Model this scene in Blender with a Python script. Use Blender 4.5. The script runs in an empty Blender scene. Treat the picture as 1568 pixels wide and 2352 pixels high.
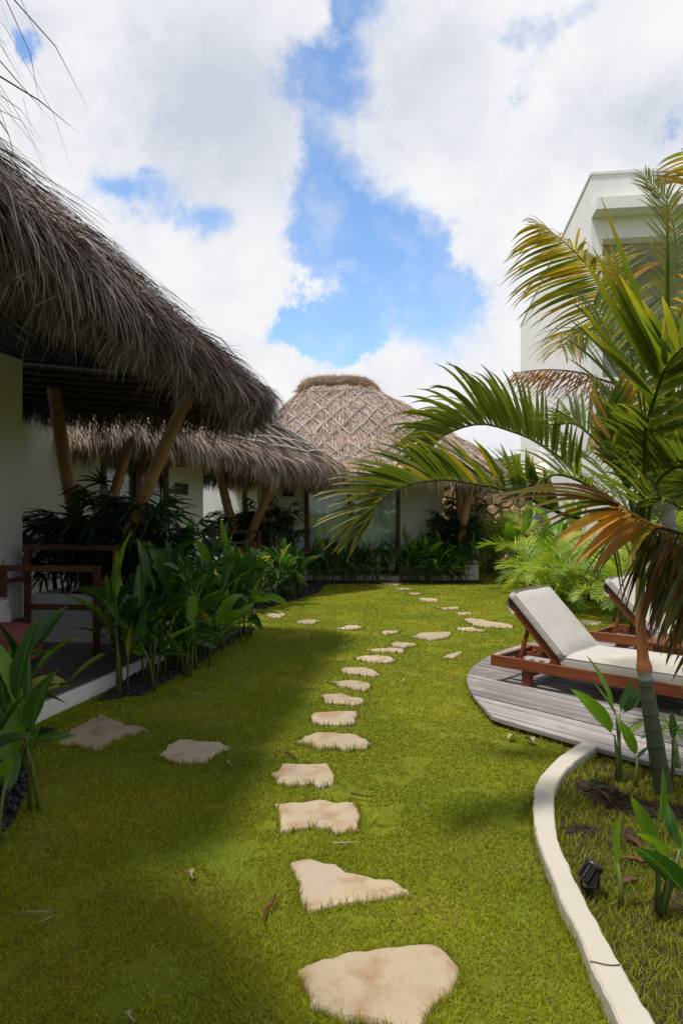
import bpy, math, random
import numpy as np
from mathutils import Vector, Matrix, Euler

random.seed(7)
RNG = np.random.default_rng(11)
R = math.radians
SC = bpy.context.scene
COL = SC.collection

# ------------------------------------------------------------------ camera
CAM_H = 1.5
cam_data = bpy.data.cameras.new('camera')
cam = bpy.data.objects.new('camera', cam_data)
COL.objects.link(cam)
cam.location = (0, 0, CAM_H)
cam.rotation_euler = (R(90), 0, 0)
cam_data.sensor_fit = 'VERTICAL'
cam_data.sensor_height = 36.0
cam_data.lens = 24.0
cam_data.clip_start = 0.05
cam_data.clip_end = 3000
SC.camera = cam

# ------------------------------------------------------------------ light
SUN_TO = Vector((-0.29, -0.15, 0.93)).normalized()      # towards the sun
SUN_EL = math.asin(SUN_TO.z)
SUN_AZ = math.atan2(SUN_TO.x, SUN_TO.y)
sun_data = bpy.data.lights.new('sun', 'SUN')
sun_data.energy = 4.8
sun_data.angle = R(5.0)
sun_data.color = (1.0, 0.93, 0.82)
sun = bpy.data.objects.new('sun', sun_data)
COL.objects.link(sun)
sun.rotation_euler = SUN_TO.to_track_quat('Z', 'Y').to_euler()
sun.location = (0, 0, 30)

CLOUD_STRENGTH = 0.80
SKY_STRENGTH = 0.15
vs = SC.view_settings
SC.display_settings.display_device = 'sRGB'
vs.view_transform = 'Standard'
vs.look = 'None'
vs.exposure = 0.0
vs.gamma = 1.0
vs.use_curve_mapping = False
SC.cycles.use_denoising = True
SC.cycles.max_bounces = 8
SC.cycles.transparent_max_bounces = 12


class NT:
    """small helper round a node tree"""
    def __init__(self, tree):
        self.t = tree
        self.n = tree.nodes
        self.l = tree.links

    def node(self, kind, **kw):
        nd = self.n.new(kind)
        for k, v in kw.items():
            setattr(nd, k, v)
        return nd

    def put(self, sock, v):
        if isinstance(v, bpy.types.NodeSocket):
            self.l.new(v, sock)
        elif v is not None:
            if sock.type == 'RGBA' and not isinstance(v, (int, float)) and len(v) == 3:
                v = (*v, 1)
            sock.default_value = v

    def m(self, op, a, b=None, c=None, clamp=False):
        nd = self.node('ShaderNodeMath', operation=op, use_clamp=clamp)
        for i, v in enumerate((a, b, c)):
            if v is not None:
                self.put(nd.inputs[i], v)
        return nd.outputs[0]

    def mix(self, f, a, b, mode='MIX'):
        nd = self.node('ShaderNodeMix', data_type='RGBA', blend_type=mode)
        self.put(nd.inputs[0], f)
        self.put(nd.inputs[6], a)
        self.put(nd.inputs[7], b)
        return nd.outputs[2]

    def noise(self, vec, scale, detail=4, rough=0.55, dist=0.0):
        nd = self.node('ShaderNodeTexNoise')
        if vec is not None:
            self.put(nd.inputs['Vector'], vec)
        nd.inputs['Scale'].default_value = scale
        nd.inputs['Detail'].default_value = detail
        nd.inputs['Roughness'].default_value = rough
        nd.inputs['Distortion'].default_value = dist
        return nd

    def smooth(self, v, lo, hi, a=0.0, b=1.0):
        nd = self.node('ShaderNodeMapRange', interpolation_type='SMOOTHSTEP')
        self.put(nd.inputs[0], v)
        nd.inputs[1].default_value = lo
        nd.inputs[2].default_value = hi
        nd.inputs[3].default_value = a
        nd.inputs[4].default_value = b
        return nd.outputs[0]

    def ramp(self, f, stops):
        nd = self.node('ShaderNodeValToRGB')
        el = nd.color_ramp.elements
        while len(el) < len(stops):
            el.new(0.5)
        for e, (p, c) in zip(el, stops):
            e.position = p
            e.color = (*c, 1)
        self.put(nd.inputs[0], f)
        return nd.outputs[0]


def scaled(t, v, s):
    mp = t.node('ShaderNodeMapping')
    t.put(mp.inputs[0], v)
    mp.inputs['Scale'].default_value = s
    return mp.outputs[0]


def make_world():
    w = bpy.data.worlds.new('World')
    SC.world = w
    w.use_nodes = True
    t = NT(w.node_tree)
    t.n.clear()
    out = t.node('ShaderNodeOutputWorld')
    sky = t.node('ShaderNodeTexSky')
    sky.sky_type = 'NISHITA'
    sky.sun_disc = False
    sky.sun_elevation = SUN_EL
    sky.sun_rotation = SUN_AZ
    sky.air_density = 1.0
    sky.dust_density = 0.0
    sky.ozone_density = 2.5
    bgs = t.node('ShaderNodeBackground')
    t.put(bgs.inputs[0], t.mix(1.0, sky.outputs[0], (1.30, 1.42, 1.5), 'MULTIPLY'))
    bgs.inputs[1].default_value = SKY_STRENGTH
    tc = t.node('ShaderNodeTexCoord')
    d = tc.outputs['Generated']
    sep = t.node('ShaderNodeSeparateXYZ')
    t.put(sep.inputs[0], d)
    x, y, z = sep.outputs
    # directions written as slopes over the northern horizon
    yy = t.m('MAXIMUM', y, 0.05)
    a = t.m('DIVIDE', x, yy)
    b = t.m('DIVIDE', z, yy)
    n1 = t.noise(d, 5.0, 9, 0.62)
    n2 = t.noise(d, 14.0, 6, 0.6)
    sc = t.node('ShaderNodeSeparateColor')
    t.put(sc.inputs[0], n1.outputs['Color'])
    sc2 = t.node('ShaderNodeSeparateColor')
    t.put(sc2.inputs[0], n2.outputs['Color'])
    wa = t.m('ADD', t.m('MULTIPLY', t.m('SUBTRACT', sc.outputs[0], 0.5), 0.20),
             t.m('MULTIPLY', t.m('SUBTRACT', sc2.outputs[0], 0.5), 0.075))
    wb = t.m('ADD', t.m('MULTIPLY', t.m('SUBTRACT', sc.outputs[1], 0.5), 0.20),
             t.m('MULTIPLY', t.m('SUBTRACT', sc2.outputs[1], 0.5), 0.075))
    a2 = t.m('ADD', a, wa)
    b2 = t.m('ADD', b, wb)
    # gaps in the cloud cover: centre and half size as slopes, depth
    gaps = [(815, 20, 62, 110, 1.0), (790, 130, 75, 80, .9), (775, 220, 95, 70, .85), (735, 330, 50, 70, .7), (750, 430, 60, 90, 1.0),
            (800, 530, 105, 110, 1.2), (890, 590, 125, 110, 1.2), (880, 680, 150, 90, 1.2), (790, 755, 130, 60, 1.1), (1000, 660, 60, 50, .8),
            (310, 455, 95, 40, .8), (430, 520, 90, 42, .8), (70, 115, 60, 44, .48), (330, 420, 60, 30, .6),
            (1235, 175, 40, 90, .5), (1190, 40, 110, 44, .5), (1280, 30, 60, 40, .5), (1555, 330, 80, 90, .5)]
    cover = None
    for (px, py, rx, ry, dep) in gaps:
        ga, gb = (px - 784) / 1568, (1176 - py) / 1568
        e = t.m('ADD', t.m('POWER', t.m('DIVIDE', t.m('SUBTRACT', a2, ga), rx / 1568), 2),
                t.m('POWER', t.m('DIVIDE', t.m('SUBTRACT', b2, gb), ry / 1568), 2))
        g = t.m('MULTIPLY', t.m('EXPONENT', t.m('MULTIPLY', e, -0.55)), dep)
        cover = g if cover is None else t.m('SMOOTH_MAX', cover, g, 0.15)
    # same kind of gaps all round the sky
    n3 = t.noise(d, 2.1, 10, 0.6)
    other = t.smooth(n3.outputs['Fac'], 0.50, 0.70)
    inview = t.m('MULTIPLY', t.smooth(y, 0.30, 0.55), t.smooth(t.m('ABSOLUTE', a), 0.55, 0.8, 1.0, 0.0))
    gapm = t.m('ADD', t.m('MULTIPLY', cover, inview),
               t.m('MULTIPLY', other, t.m('SUBTRACT', 1.0, inview)), clamp=True)
    nb = t.noise(d, 7.0, 12, 0.68)
    nw = t.noise(scaled(t, d, (1, 1, .6)), 22.0, 8, 0.6)
    brk = t.m('ADD', t.m('MULTIPLY', t.m('SUBTRACT', nb.outputs['Fac'], 0.5), 1.7), t.m('MULTIPLY', t.m('SUBTRACT', nw.outputs['Fac'], 0.5), .35))
    fld = t.m('ADD', gapm, t.m('MULTIPLY', brk, t.smooth(gapm, 0.02, 0.3)))
    soft = t.smooth(t.noise(d, 3.0, 2, .5).outputs['Fac'], .36, .56)
    crisp = t.smooth(fld, 0.32, 0.56, 1.0, 0.0)
    wisp = t.smooth(fld, 0.14, 0.92, 1.0, 0.0)
    cl = t.m('ADD', t.m('MULTIPLY', crisp, t.m('SUBTRACT', 1.0, soft)), t.m('MULTIPLY', wisp, soft), clamp=True)
    # thin veil stays in the blue
    veil = t.smooth(n2.outputs['Fac'], 0.45, 0.85)
    cl = t.m('MAXIMUM', cl, t.m('MULTIPLY', veil, 0.45))
    # grey bellies of the clouds
    n4 = t.noise(d, 2.6, 5, 0.5)
    belly = t.m('MULTIPLY', t.smooth(n4.outputs['Fac'], 0.42, 0.66), 0.75)
    bl = None
    for (px, py, rx, ry, dep) in [(500, 230, 210, 260, 1.0), (980, 170, 160, 170, .7), (1520, 300, 170, 120, .7), (90, 60, 110, 60, .4), (730, 330, 120, 80, .5)]:
        ga, gb = (px - 784) / 1568, (1176 - py) / 1568
        e = t.m('ADD', t.m('POWER', t.m('DIVIDE', t.m('SUBTRACT', a2, ga), rx / 1568), 2),
                t.m('POWER', t.m('DIVIDE', t.m('SUBTRACT', b2, gb), ry / 1568), 2))
        g = t.m('MULTIPLY', t.m('EXPONENT', t.m('MULTIPLY', e, -0.8)), dep)
        bl = g if bl is None else t.m('SMOOTH_MAX', bl, g, 0.2)
    bell = t.m('ADD', t.m('MULTIPLY', bl, inview), t.m('MULTIPLY', belly, t.m('SUBTRACT', 1.0, inview)), clamp=True)
    fine = t.smooth(nb.outputs['Fac'], 0.36, 0.64, 0.0, 0.30)
    bell = t.m('ADD', bell, fine, clamp=True)
    ccol = t.mix(bell, (1.22, 1.22, 1.23), (0.76, 0.815, 0.94))
    bgc = t.node('ShaderNodeBackground')
    t.put(bgc.inputs[0], ccol)
    bgc.inputs[1].default_value = CLOUD_STRENGTH
    ms = t.node('ShaderNodeMixShader')
    t.put(ms.inputs[0], cl)
    t.l.new(bgs.outputs[0], ms.inputs[1])
    t.l.new(bgc.outputs[0], ms.inputs[2])
    t.l.new(ms.outputs[0], out.inputs[0])


make_world()

# ------------------------------------------------------------------ pixels to places (2352 px high reading of the photograph)
F = 1568.0


def P(x, y, Y):
    return Vector(((x - 784) * Y / F, Y, CAM_H - (y - 1176) * Y / F))


def G(x, y, z=0.0):
    Y = (CAM_H - z) * F / (y - 1176)
    return Vector(((x - 784) * Y / F, Y, z))


# ------------------------------------------------------------------ materials
MATS = {}


def mat(name):
    m = bpy.data.materials.new(name)
    m.use_nodes = True
    t = NT(m.node_tree)
    t.n.clear()
    out = t.node('ShaderNodeOutputMaterial')
    MATS[name] = m
    return m, t, out


def pbr(t, out, col, rough=0.6, spec=0.4, bump=None, bs=0.3, bd=0.01, metal=0.0):
    p = t.node('ShaderNodeBsdfPrincipled')
    t.put(p.inputs['Base Color'], col)
    t.put(p.inputs['Roughness'], rough)
    p.inputs['Specular IOR Level'].default_value = spec
    p.inputs['Metallic'].default_value = metal
    if bump is not None:
        b = t.node('ShaderNodeBump')
        b.inputs['Strength'].default_value = bs
        b.inputs['Distance'].default_value = bd
        t.put(b.inputs['Height'], bump)
        t.l.new(b.outputs[0], p.inputs['Normal'])
    if out is not None:
        t.l.new(p.outputs[0], out.inputs[0])
    return p


def objco(t):
    return t.node('ShaderNodeTexCoord').outputs['Object']


def geo(t):
    return t.node('ShaderNodeNewGeometry').outputs['Position']


def m_plaster(name, c, dirt=0.25, drip=True):
    m, t, out = mat(name)
    g = geo(t)
    n = t.noise(g, 1.6, 6, 0.6)
    n2 = t.noise(scaled(t, g, (5, 5, .5)), 1.0, 5, 0.6)
    f = t.m('MULTIPLY', t.smooth(n.outputs[0], .45, .75), dirt)
    f2 = t.m('MULTIPLY', t.smooth(n2.outputs[0], .55, .8), dirt * 0.8 if drip else 0.0)
    col = t.mix(f, c, tuple(v * .8 for v in c))
    col = t.mix(f2, col, (c[0] * .72, c[1] * .71, c[2] * .66))
    b = t.noise(g, 60, 4, .6)
    pbr(t, out, col, .85, .2, b.outputs[0], .15, .004)


def m_wood(name, c1, c2, rough=0.4, scale=(3, 40, 40), spec=.4, weather=0.0):
    m, t, out = mat(name)
    g = objco(t)
    oi = t.node('ShaderNodeObjectInfo')
    off = t.node('ShaderNodeVectorMath', operation='ADD')
    t.put(off.inputs[0], g)
    cx = t.node('ShaderNodeCombineXYZ')
    t.put(cx.inputs[0], t.m('MULTIPLY', oi.outputs['Random'], 37.0))
    t.put(cx.inputs[1], t.m('MULTIPLY', oi.outputs['Random'], 11.0))
    t.put(off.inputs[1], cx.outputs[0])
    n = t.noise(scaled(t, off.outputs[0], scale), 1.0, 6, .65, .6)
    col = t.mix(t.smooth(n.outputs[0], .3, .7), c1, c2)
    v = t.m('MULTIPLY_ADD', oi.outputs['Random'], .55, .68)
    col = t.mix(1.0, col, t.m('MULTIPLY', v, 1.0), 'MULTIPLY') if False else col
    hsv = t.node('ShaderNodeHueSaturation')
    t.put(hsv.inputs['Color'], col)
    t.put(hsv.inputs['Value'], v)
    col = hsv.outputs[0]
    if weather:
        w = t.noise(geo(t), 4.0, 6, .7)
        col = t.mix(t.m('MULTIPLY', t.smooth(w.outputs[0], .5, .7), weather), col, (.42, .40, .40))
    pbr(t, out, col, rough, spec, n.outputs[0], .25, .004)


def m_leaf(name, c_dark, c_light, trans=.35, rough=.38, use_attr=False, spec=.45, spread=.35, veins=False):
    m, t, out = mat(name)
    oi = t.node('ShaderNodeObjectInfo')
    g = geo(t)
    n = t.noise(g, 9.0, 4, .6)
    if use_attr:
        at = t.node('ShaderNodeAttribute', attribute_name='Col')
        base = at.outputs['Color']
    else:
        base = t.mix(oi.outputs['Random'], c_dark, c_light)
    hsv = t.node('ShaderNodeHueSaturation')
    t.put(hsv.inputs['Color'], base)
    t.put(hsv.inputs['Value'], t.m('ADD', t.m('MULTIPLY', n.outputs[0], spread), 1.0 - spread / 2))
    t.put(hsv.inputs['Hue'], t.m('MULTIPLY_ADD', n.outputs[0], .03, .485))
    col = hsv.outputs[0]
    bump = None
    if veins:
        sp_ = t.node('ShaderNodeSeparateXYZ')
        t.put(sp_.inputs[0], objco(t))
        ax_ = t.m('ABSOLUTE', sp_.outputs[0])
        st = t.m('SINE', t.m('MULTIPLY', t.m('SUBTRACT', sp_.outputs[1], t.m('MULTIPLY', ax_, .9)), 130.0))
        bump = t.m('MULTIPLY', st, .5)
        col = t.mix(t.m('MULTIPLY_ADD', st, .10, .10), col, t.mix(1.0, col, (.6, .65, .6), 'MULTIPLY'))
        col = t.mix(t.smooth(ax_, .003, .009, .55, 0.0), col, (.20, .26, .07))
        nt_ = t.noise(g, 14.0, 5, .65)
        brn = t.m('MULTIPLY', t.smooth(t.m('ADD', sp_.outputs[1], t.m('MULTIPLY', nt_.outputs[0], .35)), 1.05, 1.2), .85)
        spot = t.m('MULTIPLY', t.smooth(t.noise(g, 30.0, 5, .7).outputs[0], .66, .74), .5)
        col = t.mix(t.m('MAXIMUM', brn, spot), col, (.16, .10, .035))
    p = pbr(t, None, col, rough, spec, bump, .25, .004)
    tr = t.node('ShaderNodeBsdfTranslucent')
    tcol = t.mix(1.0, col, (1.6, 1.7, .7), 'MULTIPLY')
    t.put(tr.inputs[0], tcol)
    ms = t.node('ShaderNodeMixShader')
    ms.inputs[0].default_value = trans
    t.l.new(p.outputs[0], ms.inputs[1])
    t.l.new(tr.outputs[0], ms.inputs[2])
    t.l.new(ms.outputs[0], out.inputs[0])


m_plaster('white_plaster', (.60, .59, .55), .25)
m_plaster('villa_plaster', (.52, .51, .45), .3)
m_plaster('white_building', (.70, .70, .71), .22)
m_plaster('kerb_paint', (.42, .395, .34), .4, False)
m_plaster('planter_plaster', (.62, .61, .62), .3)
m_plaster('parasol_cloth', (.82, .79, .72), .08, False)
m_wood('teak', (.115, .030, .010), (.205, .060, .020), .42, (2.2, 45, 45))
m_wood('dark_wood', (.035, .017, .010), (.065, .032, .020), .5, (3, 30, 30))
m_wood('rack_wood', (.085, .030, .016), (.14, .05, .026), .5, (3, 30, 30))
m_wood('deck_wood', (.17, .155, .155), (.30, .282, .282), .75, (1.6, 55, 55), .2, .35)
m_wood('batten_wood', (.26, .25, .24), (.43, .41, .40), .8, (2, 30, 30), .2)


def m_bamboo():
    m, t, out = mat('bamboo')
    g = objco(t)
    n = t.noise(scaled(t, g, (20, 20, 2)), 1.0, 5, .6)
    n2 = t.noise(g, 3.0, 4, .6)
    col = t.mix(n.outputs[0], (.17, .085, .028), (.31, .17, .06))
    col = t.mix(t.smooth(n2.outputs[0], .5, .75), col, (.11, .06, .03))
    pbr(t, out, col, .42, .4, n.outputs[0], .1, .003)


m_bamboo()


def m_attr(name, rough, spec, spread=.3, trans=0.0, nscale=20, bump=False):
    m, t, out = mat(name)
    at = t.node('ShaderNodeAttribute', attribute_name='Col')
    n = t.noise(geo(t), nscale, 4, .6)
    hsv = t.node('ShaderNodeHueSaturation')
    t.put(hsv.inputs['Color'], at.outputs['Color'])
    t.put(hsv.inputs['Value'], t.m('ADD', t.m('MULTIPLY', n.outputs[0], spread), 1.0 - spread / 2))
    p = pbr(t, None, hsv.outputs[0], rough, spec)
    if trans:
        tr = t.node('ShaderNodeBsdfTranslucent')
        t.put(tr.inputs[0], t.mix(1.0, hsv.outputs[0], (1.4, 1.35, .6), 'MULTIPLY'))
        ms = t.node('ShaderNodeMixShader')
        ms.inputs[0].default_value = trans
        t.l.new(p.outputs[0], ms.inputs[1])
        t.l.new(tr.outputs[0], ms.inputs[2])
        t.l.new(ms.outputs[0], out.inputs[0])
    else:
        t.l.new(p.outputs[0], out.inputs[0])


m_attr('thatch_straw', .55, .35, .3, 0.0, 6)
m_attr('grass_blade', .6, .2, .25, .42, 3)
m_attr('frond_leaf', .38, .45, .4, .48, 25)
m_attr('trunk_bark', .65, .3, .4, 0.0, 30)
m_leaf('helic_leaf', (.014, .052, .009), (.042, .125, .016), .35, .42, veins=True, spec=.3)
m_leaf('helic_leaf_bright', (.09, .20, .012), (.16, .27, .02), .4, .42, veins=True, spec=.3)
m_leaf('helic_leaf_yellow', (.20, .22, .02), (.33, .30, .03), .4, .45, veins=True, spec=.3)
m_leaf('lady_leaf', (.012, .035, .012), (.022, .06, .018), .2, .42)
m_leaf('areca_leaf', (.10, .19, .015), (.30, .36, .03), .4, .4)
m_leaf('stalk', (.05, .10, .02), (.12, .15, .03), .1, .45)
m_leaf('dry_leaf', (.42, .28, .05), (.5, .36, .09), .3, .6)
m_leaf('tree_leaf', (.03, .07, .012), (.06, .12, .02), .25, .5)
m_leaf('flower', (.55, .09, .02), (.62, .14, .02), .2, .5)


def simple(name, c, rough=.6, spec=.3, nscale=15, var=.25, bs=.2, bd=.004, metal=0.0):
    m, t, out = mat(name)
    n = t.noise(geo(t), nscale, 6, .62)
    col = t.mix(n.outputs[0], tuple(v * (1 - var) for v in c), tuple(min(1, v * (1 + var)) for v in c))
    pbr(t, out, col, rough, spec, n.outputs[0], bs, bd, metal)


simple('soil', (.036, .025, .016), .95, .1, 18, .5, .9, .02)
simple('gravel', (.026, .027, .028), .6, .3, 30, .4)
simple('terrace_tile', (.115, .10, .095), .45, .35, 6, .2, .05)
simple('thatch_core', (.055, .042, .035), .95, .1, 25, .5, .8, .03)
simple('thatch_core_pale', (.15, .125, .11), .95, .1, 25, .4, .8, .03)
simple('ridge_straw', (.20, .135, .085), .85, .15, 30, .5, .9, .03)
simple('black_plastic', (.012, .012, .013), .38, .5, 40, .2, .05)
simple('lens_glass', (.03, .035, .04), .08, .6, 5, .1, .0)
simple('dark_plaque', (.022, .015, .012), .5, .4, 30, .3)
simple('tank_plastic', (.70, .71, .70), .45, .4, 8, .06, .02)
simple('woven', (.20, .13, .06), .8, .2, 60, .5, .8, .01)
simple('red_fabric', (.30, .10, .085), .9, .1, 14, .2)
simple('twig', (.10, .04, .025), .8, .2, 40, .4)
simple('straw_bit', (.27, .22, .14), .8, .2, 40, .3)
simple('root', (.14, .10, .05), .85, .15, 50, .4)
simple('interior', (.06, .055, .05), .9, .1, 4, .1)
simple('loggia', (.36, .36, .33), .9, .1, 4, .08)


def m_cushion():
    m, t, out = mat('cushion')
    g = objco(t)
    n = t.noise(g, 3.0, 4, .6)
    n2 = t.noise(scaled(t, g, (1, 6, 6)), 1.6, 3, .5, .5)
    st = t.noise(g, 1.6, 3, .5)
    col = t.mix(n.outputs[0], (.36, .345, .325), (.42, .405, .38))
    col = t.mix(t.m('MULTIPLY', t.smooth(st.outputs[0], .52, .72), .35), col, (.52, .44, .36))
    pbr(t, out, col, .9, .15, t.m('ADD', n2.outputs[0], t.m('MULTIPLY', t.noise(g, 400, 2).outputs[0], .05)), .5, .02)


m_cushion()


def m_stone(name, c1, c2, c3, sc=3.0):
    m, t, out = mat(name)
    g = geo(t)
    n = t.noise(g, sc, 7, .62, .4)
    n2 = t.noise(g, sc * 2.1, 5, .6)
    n3 = t.noise(g, 55, 6, .7)
    vo = t.node('ShaderNodeTexVoronoi', feature='DISTANCE_TO_EDGE')
    wv = t.node('ShaderNodeVectorMath', operation='ADD')
    t.put(wv.inputs[0], g)
    sc_ = t.node('ShaderNodeVectorMath', operation='SCALE')
    t.put(sc_.inputs[0], n2.outputs['Color'])
    sc_.inputs['Scale'].default_value = .5
    t.put(wv.inputs[1], sc_.outputs[0])
    t.put(vo.inputs['Vector'], wv.outputs[0])
    vo.inputs['Scale'].default_value = 2.4
    crack = t.m('MULTIPLY', t.smooth(vo.outputs['Distance'], 0.0, .02, 1.0, 0.0), t.smooth(n.outputs[0], .48, .58))
    oi = t.node('ShaderNodeObjectInfo')
    col = t.mix(t.smooth(n.outputs[0], .38, .62), c1, c2)
    col = t.mix(t.m('MULTIPLY', t.smooth(n2.outputs[0], .48, .66), .8), col, c3)
    col = t.mix(t.smooth(n3.outputs[0], .62, .75, 0, .5), col, (.25, .2, .15))
    col = t.mix(t.m('MULTIPLY', crack, .10), col, (.14, .10, .07))
    hsv = t.node('ShaderNodeHueSaturation')
    t.put(hsv.inputs['Color'], col)
    t.put(hsv.inputs['Value'], t.m('MULTIPLY_ADD', oi.outputs['Random'], .22, .89))
    h = t.m('ADD', t.m('MULTIPLY', n3.outputs[0], .25), t.m('SUBTRACT', n2.outputs[0], t.m('MULTIPLY', crack, .25)))
    pbr(t, out, hsv.outputs[0], .85, .2, h, .55, .012)


m_stone('sandstone', (.32, .265, .205), (.35, .285, .19), (.27, .175, .10))
m_stone('wall_stone', (.36, .25, .13), (.46, .35, .21), (.27, .17, .085), 2.0)
simple('mortar', (.16, .115, .07), .95, .1, 12, .3, .6, .02)


def m_lawn():
    m, t, out = mat('lawn_turf')
    g = geo(t)
    n = t.noise(g, 1.1, 6, .6)
    n2 = t.noise(g, 35, 5, .7)
    col = t.mix(t.smooth(n.outputs[0], .35, .65), (.10, .135, .011), (.17, .18, .014))
    col = t.mix(t.smooth(n2.outputs[0], .55, .75), col, (.07, .06, .02))
    pbr(t, out, col, .95, .1, n2.outputs[0], .8, .02)


m_lawn()


def m_hill():
    m, t, out = mat('hill_wood')
    g = geo(t)
    n = t.noise(g, .35, 8, .7)
    col = t.mix(t.smooth(n.outputs[0], .35, .65), (.03, .065, .02), (.10, .15, .04))
    pbr(t, out, col, .95, .1, n.outputs[0], 1.0, 2.0)


m_hill()


def m_glass():
    m, t, out = mat('door_glass')
    tr = t.node('ShaderNodeBsdfTransparent')
    tr.inputs[0].default_value = (.86, .92, .89, 1)
    gl = t.node('ShaderNodeBsdfGlossy')
    gl.inputs['Roughness'].default_value = .02
    gl.inputs['Color'].default_value = (.9, .95, .95, 1)
    fr = t.node('ShaderNodeFresnel')
    fr.inputs[0].default_value = 1.6
    ms = t.node('ShaderNodeMixShader')
    t.put(ms.inputs[0], t.m('MULTIPLY_ADD', fr.outputs[0], .9, .0, clamp=True))
    t.l.new(tr.outputs[0], ms.inputs[1])
    t.l.new(gl.outputs[0], ms.inputs[2])
    t.l.new(ms.outputs[0], out.inputs[0])


m_glass()
simple('curtain', (.72, .73, .70), .9, .1, 10, .06)

# ------------------------------------------------------------------ mesh building


class MB:
    def __init__(self):
        self.v = []
        self.f = []
        self.c = []        # per-vertex colours (optional)

    def add(self, vs, fs, col=None):
        o = len(self.v)
        self.v.extend([tuple(p) for p in vs])
        self.f.extend([tuple(i + o for i in f) for f in fs])
        if col is not None:
            if isinstance(col, list):
                self.c.extend(col)
            else:
                self.c.extend([col] * len(vs))
        return self

    def box(self, o, ax, ay, az):
        """o corner, three edge vectors"""
        o, ax, ay, az = Vector(o), Vector(ax), Vector(ay), Vector(az)
        vs = [o, o + ax, o + ax + ay, o + ay, o + az, o + ax + az, o + ax + ay + az, o + ay + az]
        fs = [(0, 3, 2, 1), (4, 5, 6, 7), (0, 1, 5, 4), (1, 2, 6, 5), (2, 3, 7, 6), (3, 0, 4, 7)]
        if ax.cross(ay).dot(az) < 0:
            fs = [tuple(reversed(f)) for f in fs]
        return self.add(vs, fs)

    def cbox(self, c, d):
        c, d = Vector(c), Vector(d)
        return self.box(c - d / 2, (d.x, 0, 0), (0, d.y, 0), (0, 0, d.z))

    def prism(self, poly, z0, z1):
        n = len(poly)
        area = sum(poly[i][0] * poly[(i + 1) % n][1] - poly[(i + 1) % n][0] * poly[i][1] for i in range(n))
        if area < 0:
            poly = list(reversed(poly))
        vs = [(p[0], p[1], z0) for p in poly] + [(p[0], p[1], z1) for p in poly]
        fs = [tuple(range(n - 1, -1, -1)), tuple(range(n, 2 * n))]
        fs += [(i, (i + 1) % n, n + (i + 1) % n, n + i) for i in range(n)]
        return self.add(vs, fs)

    def tube(self, pts, rad, sides=8, col=None, cap=True):
        pts = [Vector(p) for p in pts]
        n = len(pts)
        if not hasattr(rad, '__len__'):
            rad = [rad] * n
        rings = []
        ref = Vector((0, 0, 1))
        t0 = (pts[1] - pts[0]).normalized()
        if abs(t0.dot(ref)) > .95:
            ref = Vector((1, 0, 0))
        u = t0.cross(ref).normalized()
        vs, cols = [], []
        for i, p in enumerate(pts):
            t = (pts[min(i + 1, n - 1)] - pts[max(i - 1, 0)]).normalized()
            u = (u - t * u.dot(t)).normalized()
            w = t.cross(u)
            for k in range(sides):
                a = 2 * math.pi * k / sides
                vs.append(p + (u * math.cos(a) + w * math.sin(a)) * rad[i])
                if col is not None:
                    cols.append(col[i] if isinstance(col, list) else col)
        fs = []
        for i in range(n - 1):
            for k in range(sides):
                k2 = (k + 1) % sides
                fs.append((i * sides + k, i * sides + k2, (i + 1) * sides + k2, (i + 1) * sides + k))
        if cap:
            fs.append(tuple(range(sides - 1, -1, -1)))
            fs.append(tuple((n - 1) * sides + k for k in range(sides)))
        return self.add(vs, fs, cols if col is not None else None)

    def grid(self, rows, col=None):
        """rows: list of equally long lists of points"""
        n = len(rows[0])
        vs = [p for r in rows for p in r]
        fs = [(i * n + j, i * n + j + 1, (i + 1) * n + j + 1, (i + 1) * n + j)
              for i in range(len(rows) - 1) for j in range(n - 1)]
        return self.add(vs, fs, col)

    def mesh(self, name, material=None, smooth=False):
        me = bpy.data.meshes.new(name)
        me.from_pydata(self.v, [], self.f)
        if self.c and len(self.c) == len(self.v):
            at = me.color_attributes.new('Col', 'FLOAT_COLOR', 'POINT')
            arr = np.ones((len(self.v), 4), dtype=np.float32)
            arr[:, :3] = np.array(self.c, dtype=np.float32)
            at.data.foreach_set('color', arr.ravel())
        if smooth:
            me.polygons.foreach_set('use_smooth', [True] * len(me.polygons))
        if material:
            me.materials.append(MATS[material])
        me.update()
        return me


def link(name, data, parent=None):
    o = bpy.data.objects.new(name, data)
    COL.objects.link(o)
    if parent is not None:
        o.parent = parent
        if parent.type == 'EMPTY' and not parent.get('_local'):
            o.matrix_parent_inverse = Matrix.Translation(-Vector(parent.location))
    return o


def bev(o, w=.006, seg=2):
    b = o.modifiers.new('bevel', 'BEVEL')
    b.width = w
    b.segments = seg
    b.limit_method = 'ANGLE'
    b.angle_limit = R(40)
    return o


def obj(name, mb, material, parent=None, smooth=False, bevel=0):
    o = link(name, mb.mesh(name, material, smooth), parent)
    if bevel:
        bev(o, bevel)
    return o


def tag(o, label=None, cat=None, group=None, kind=None):
    if label:
        o['label'] = label
    if cat:
        o['category'] = cat
    if group:
        o['group'] = group
    if kind:
        o['kind'] = kind
    return o


def thing(name, loc, label, cat, group=None, local=False, rz=0.0):
    o = bpy.data.objects.new(name, None)
    COL.objects.link(o)
    o.location = loc
    o.rotation_euler = (0, 0, rz)
    o.empty_display_size = .1
    if local:
        o['_local'] = 1
    return tag(o, label, cat, group)


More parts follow.
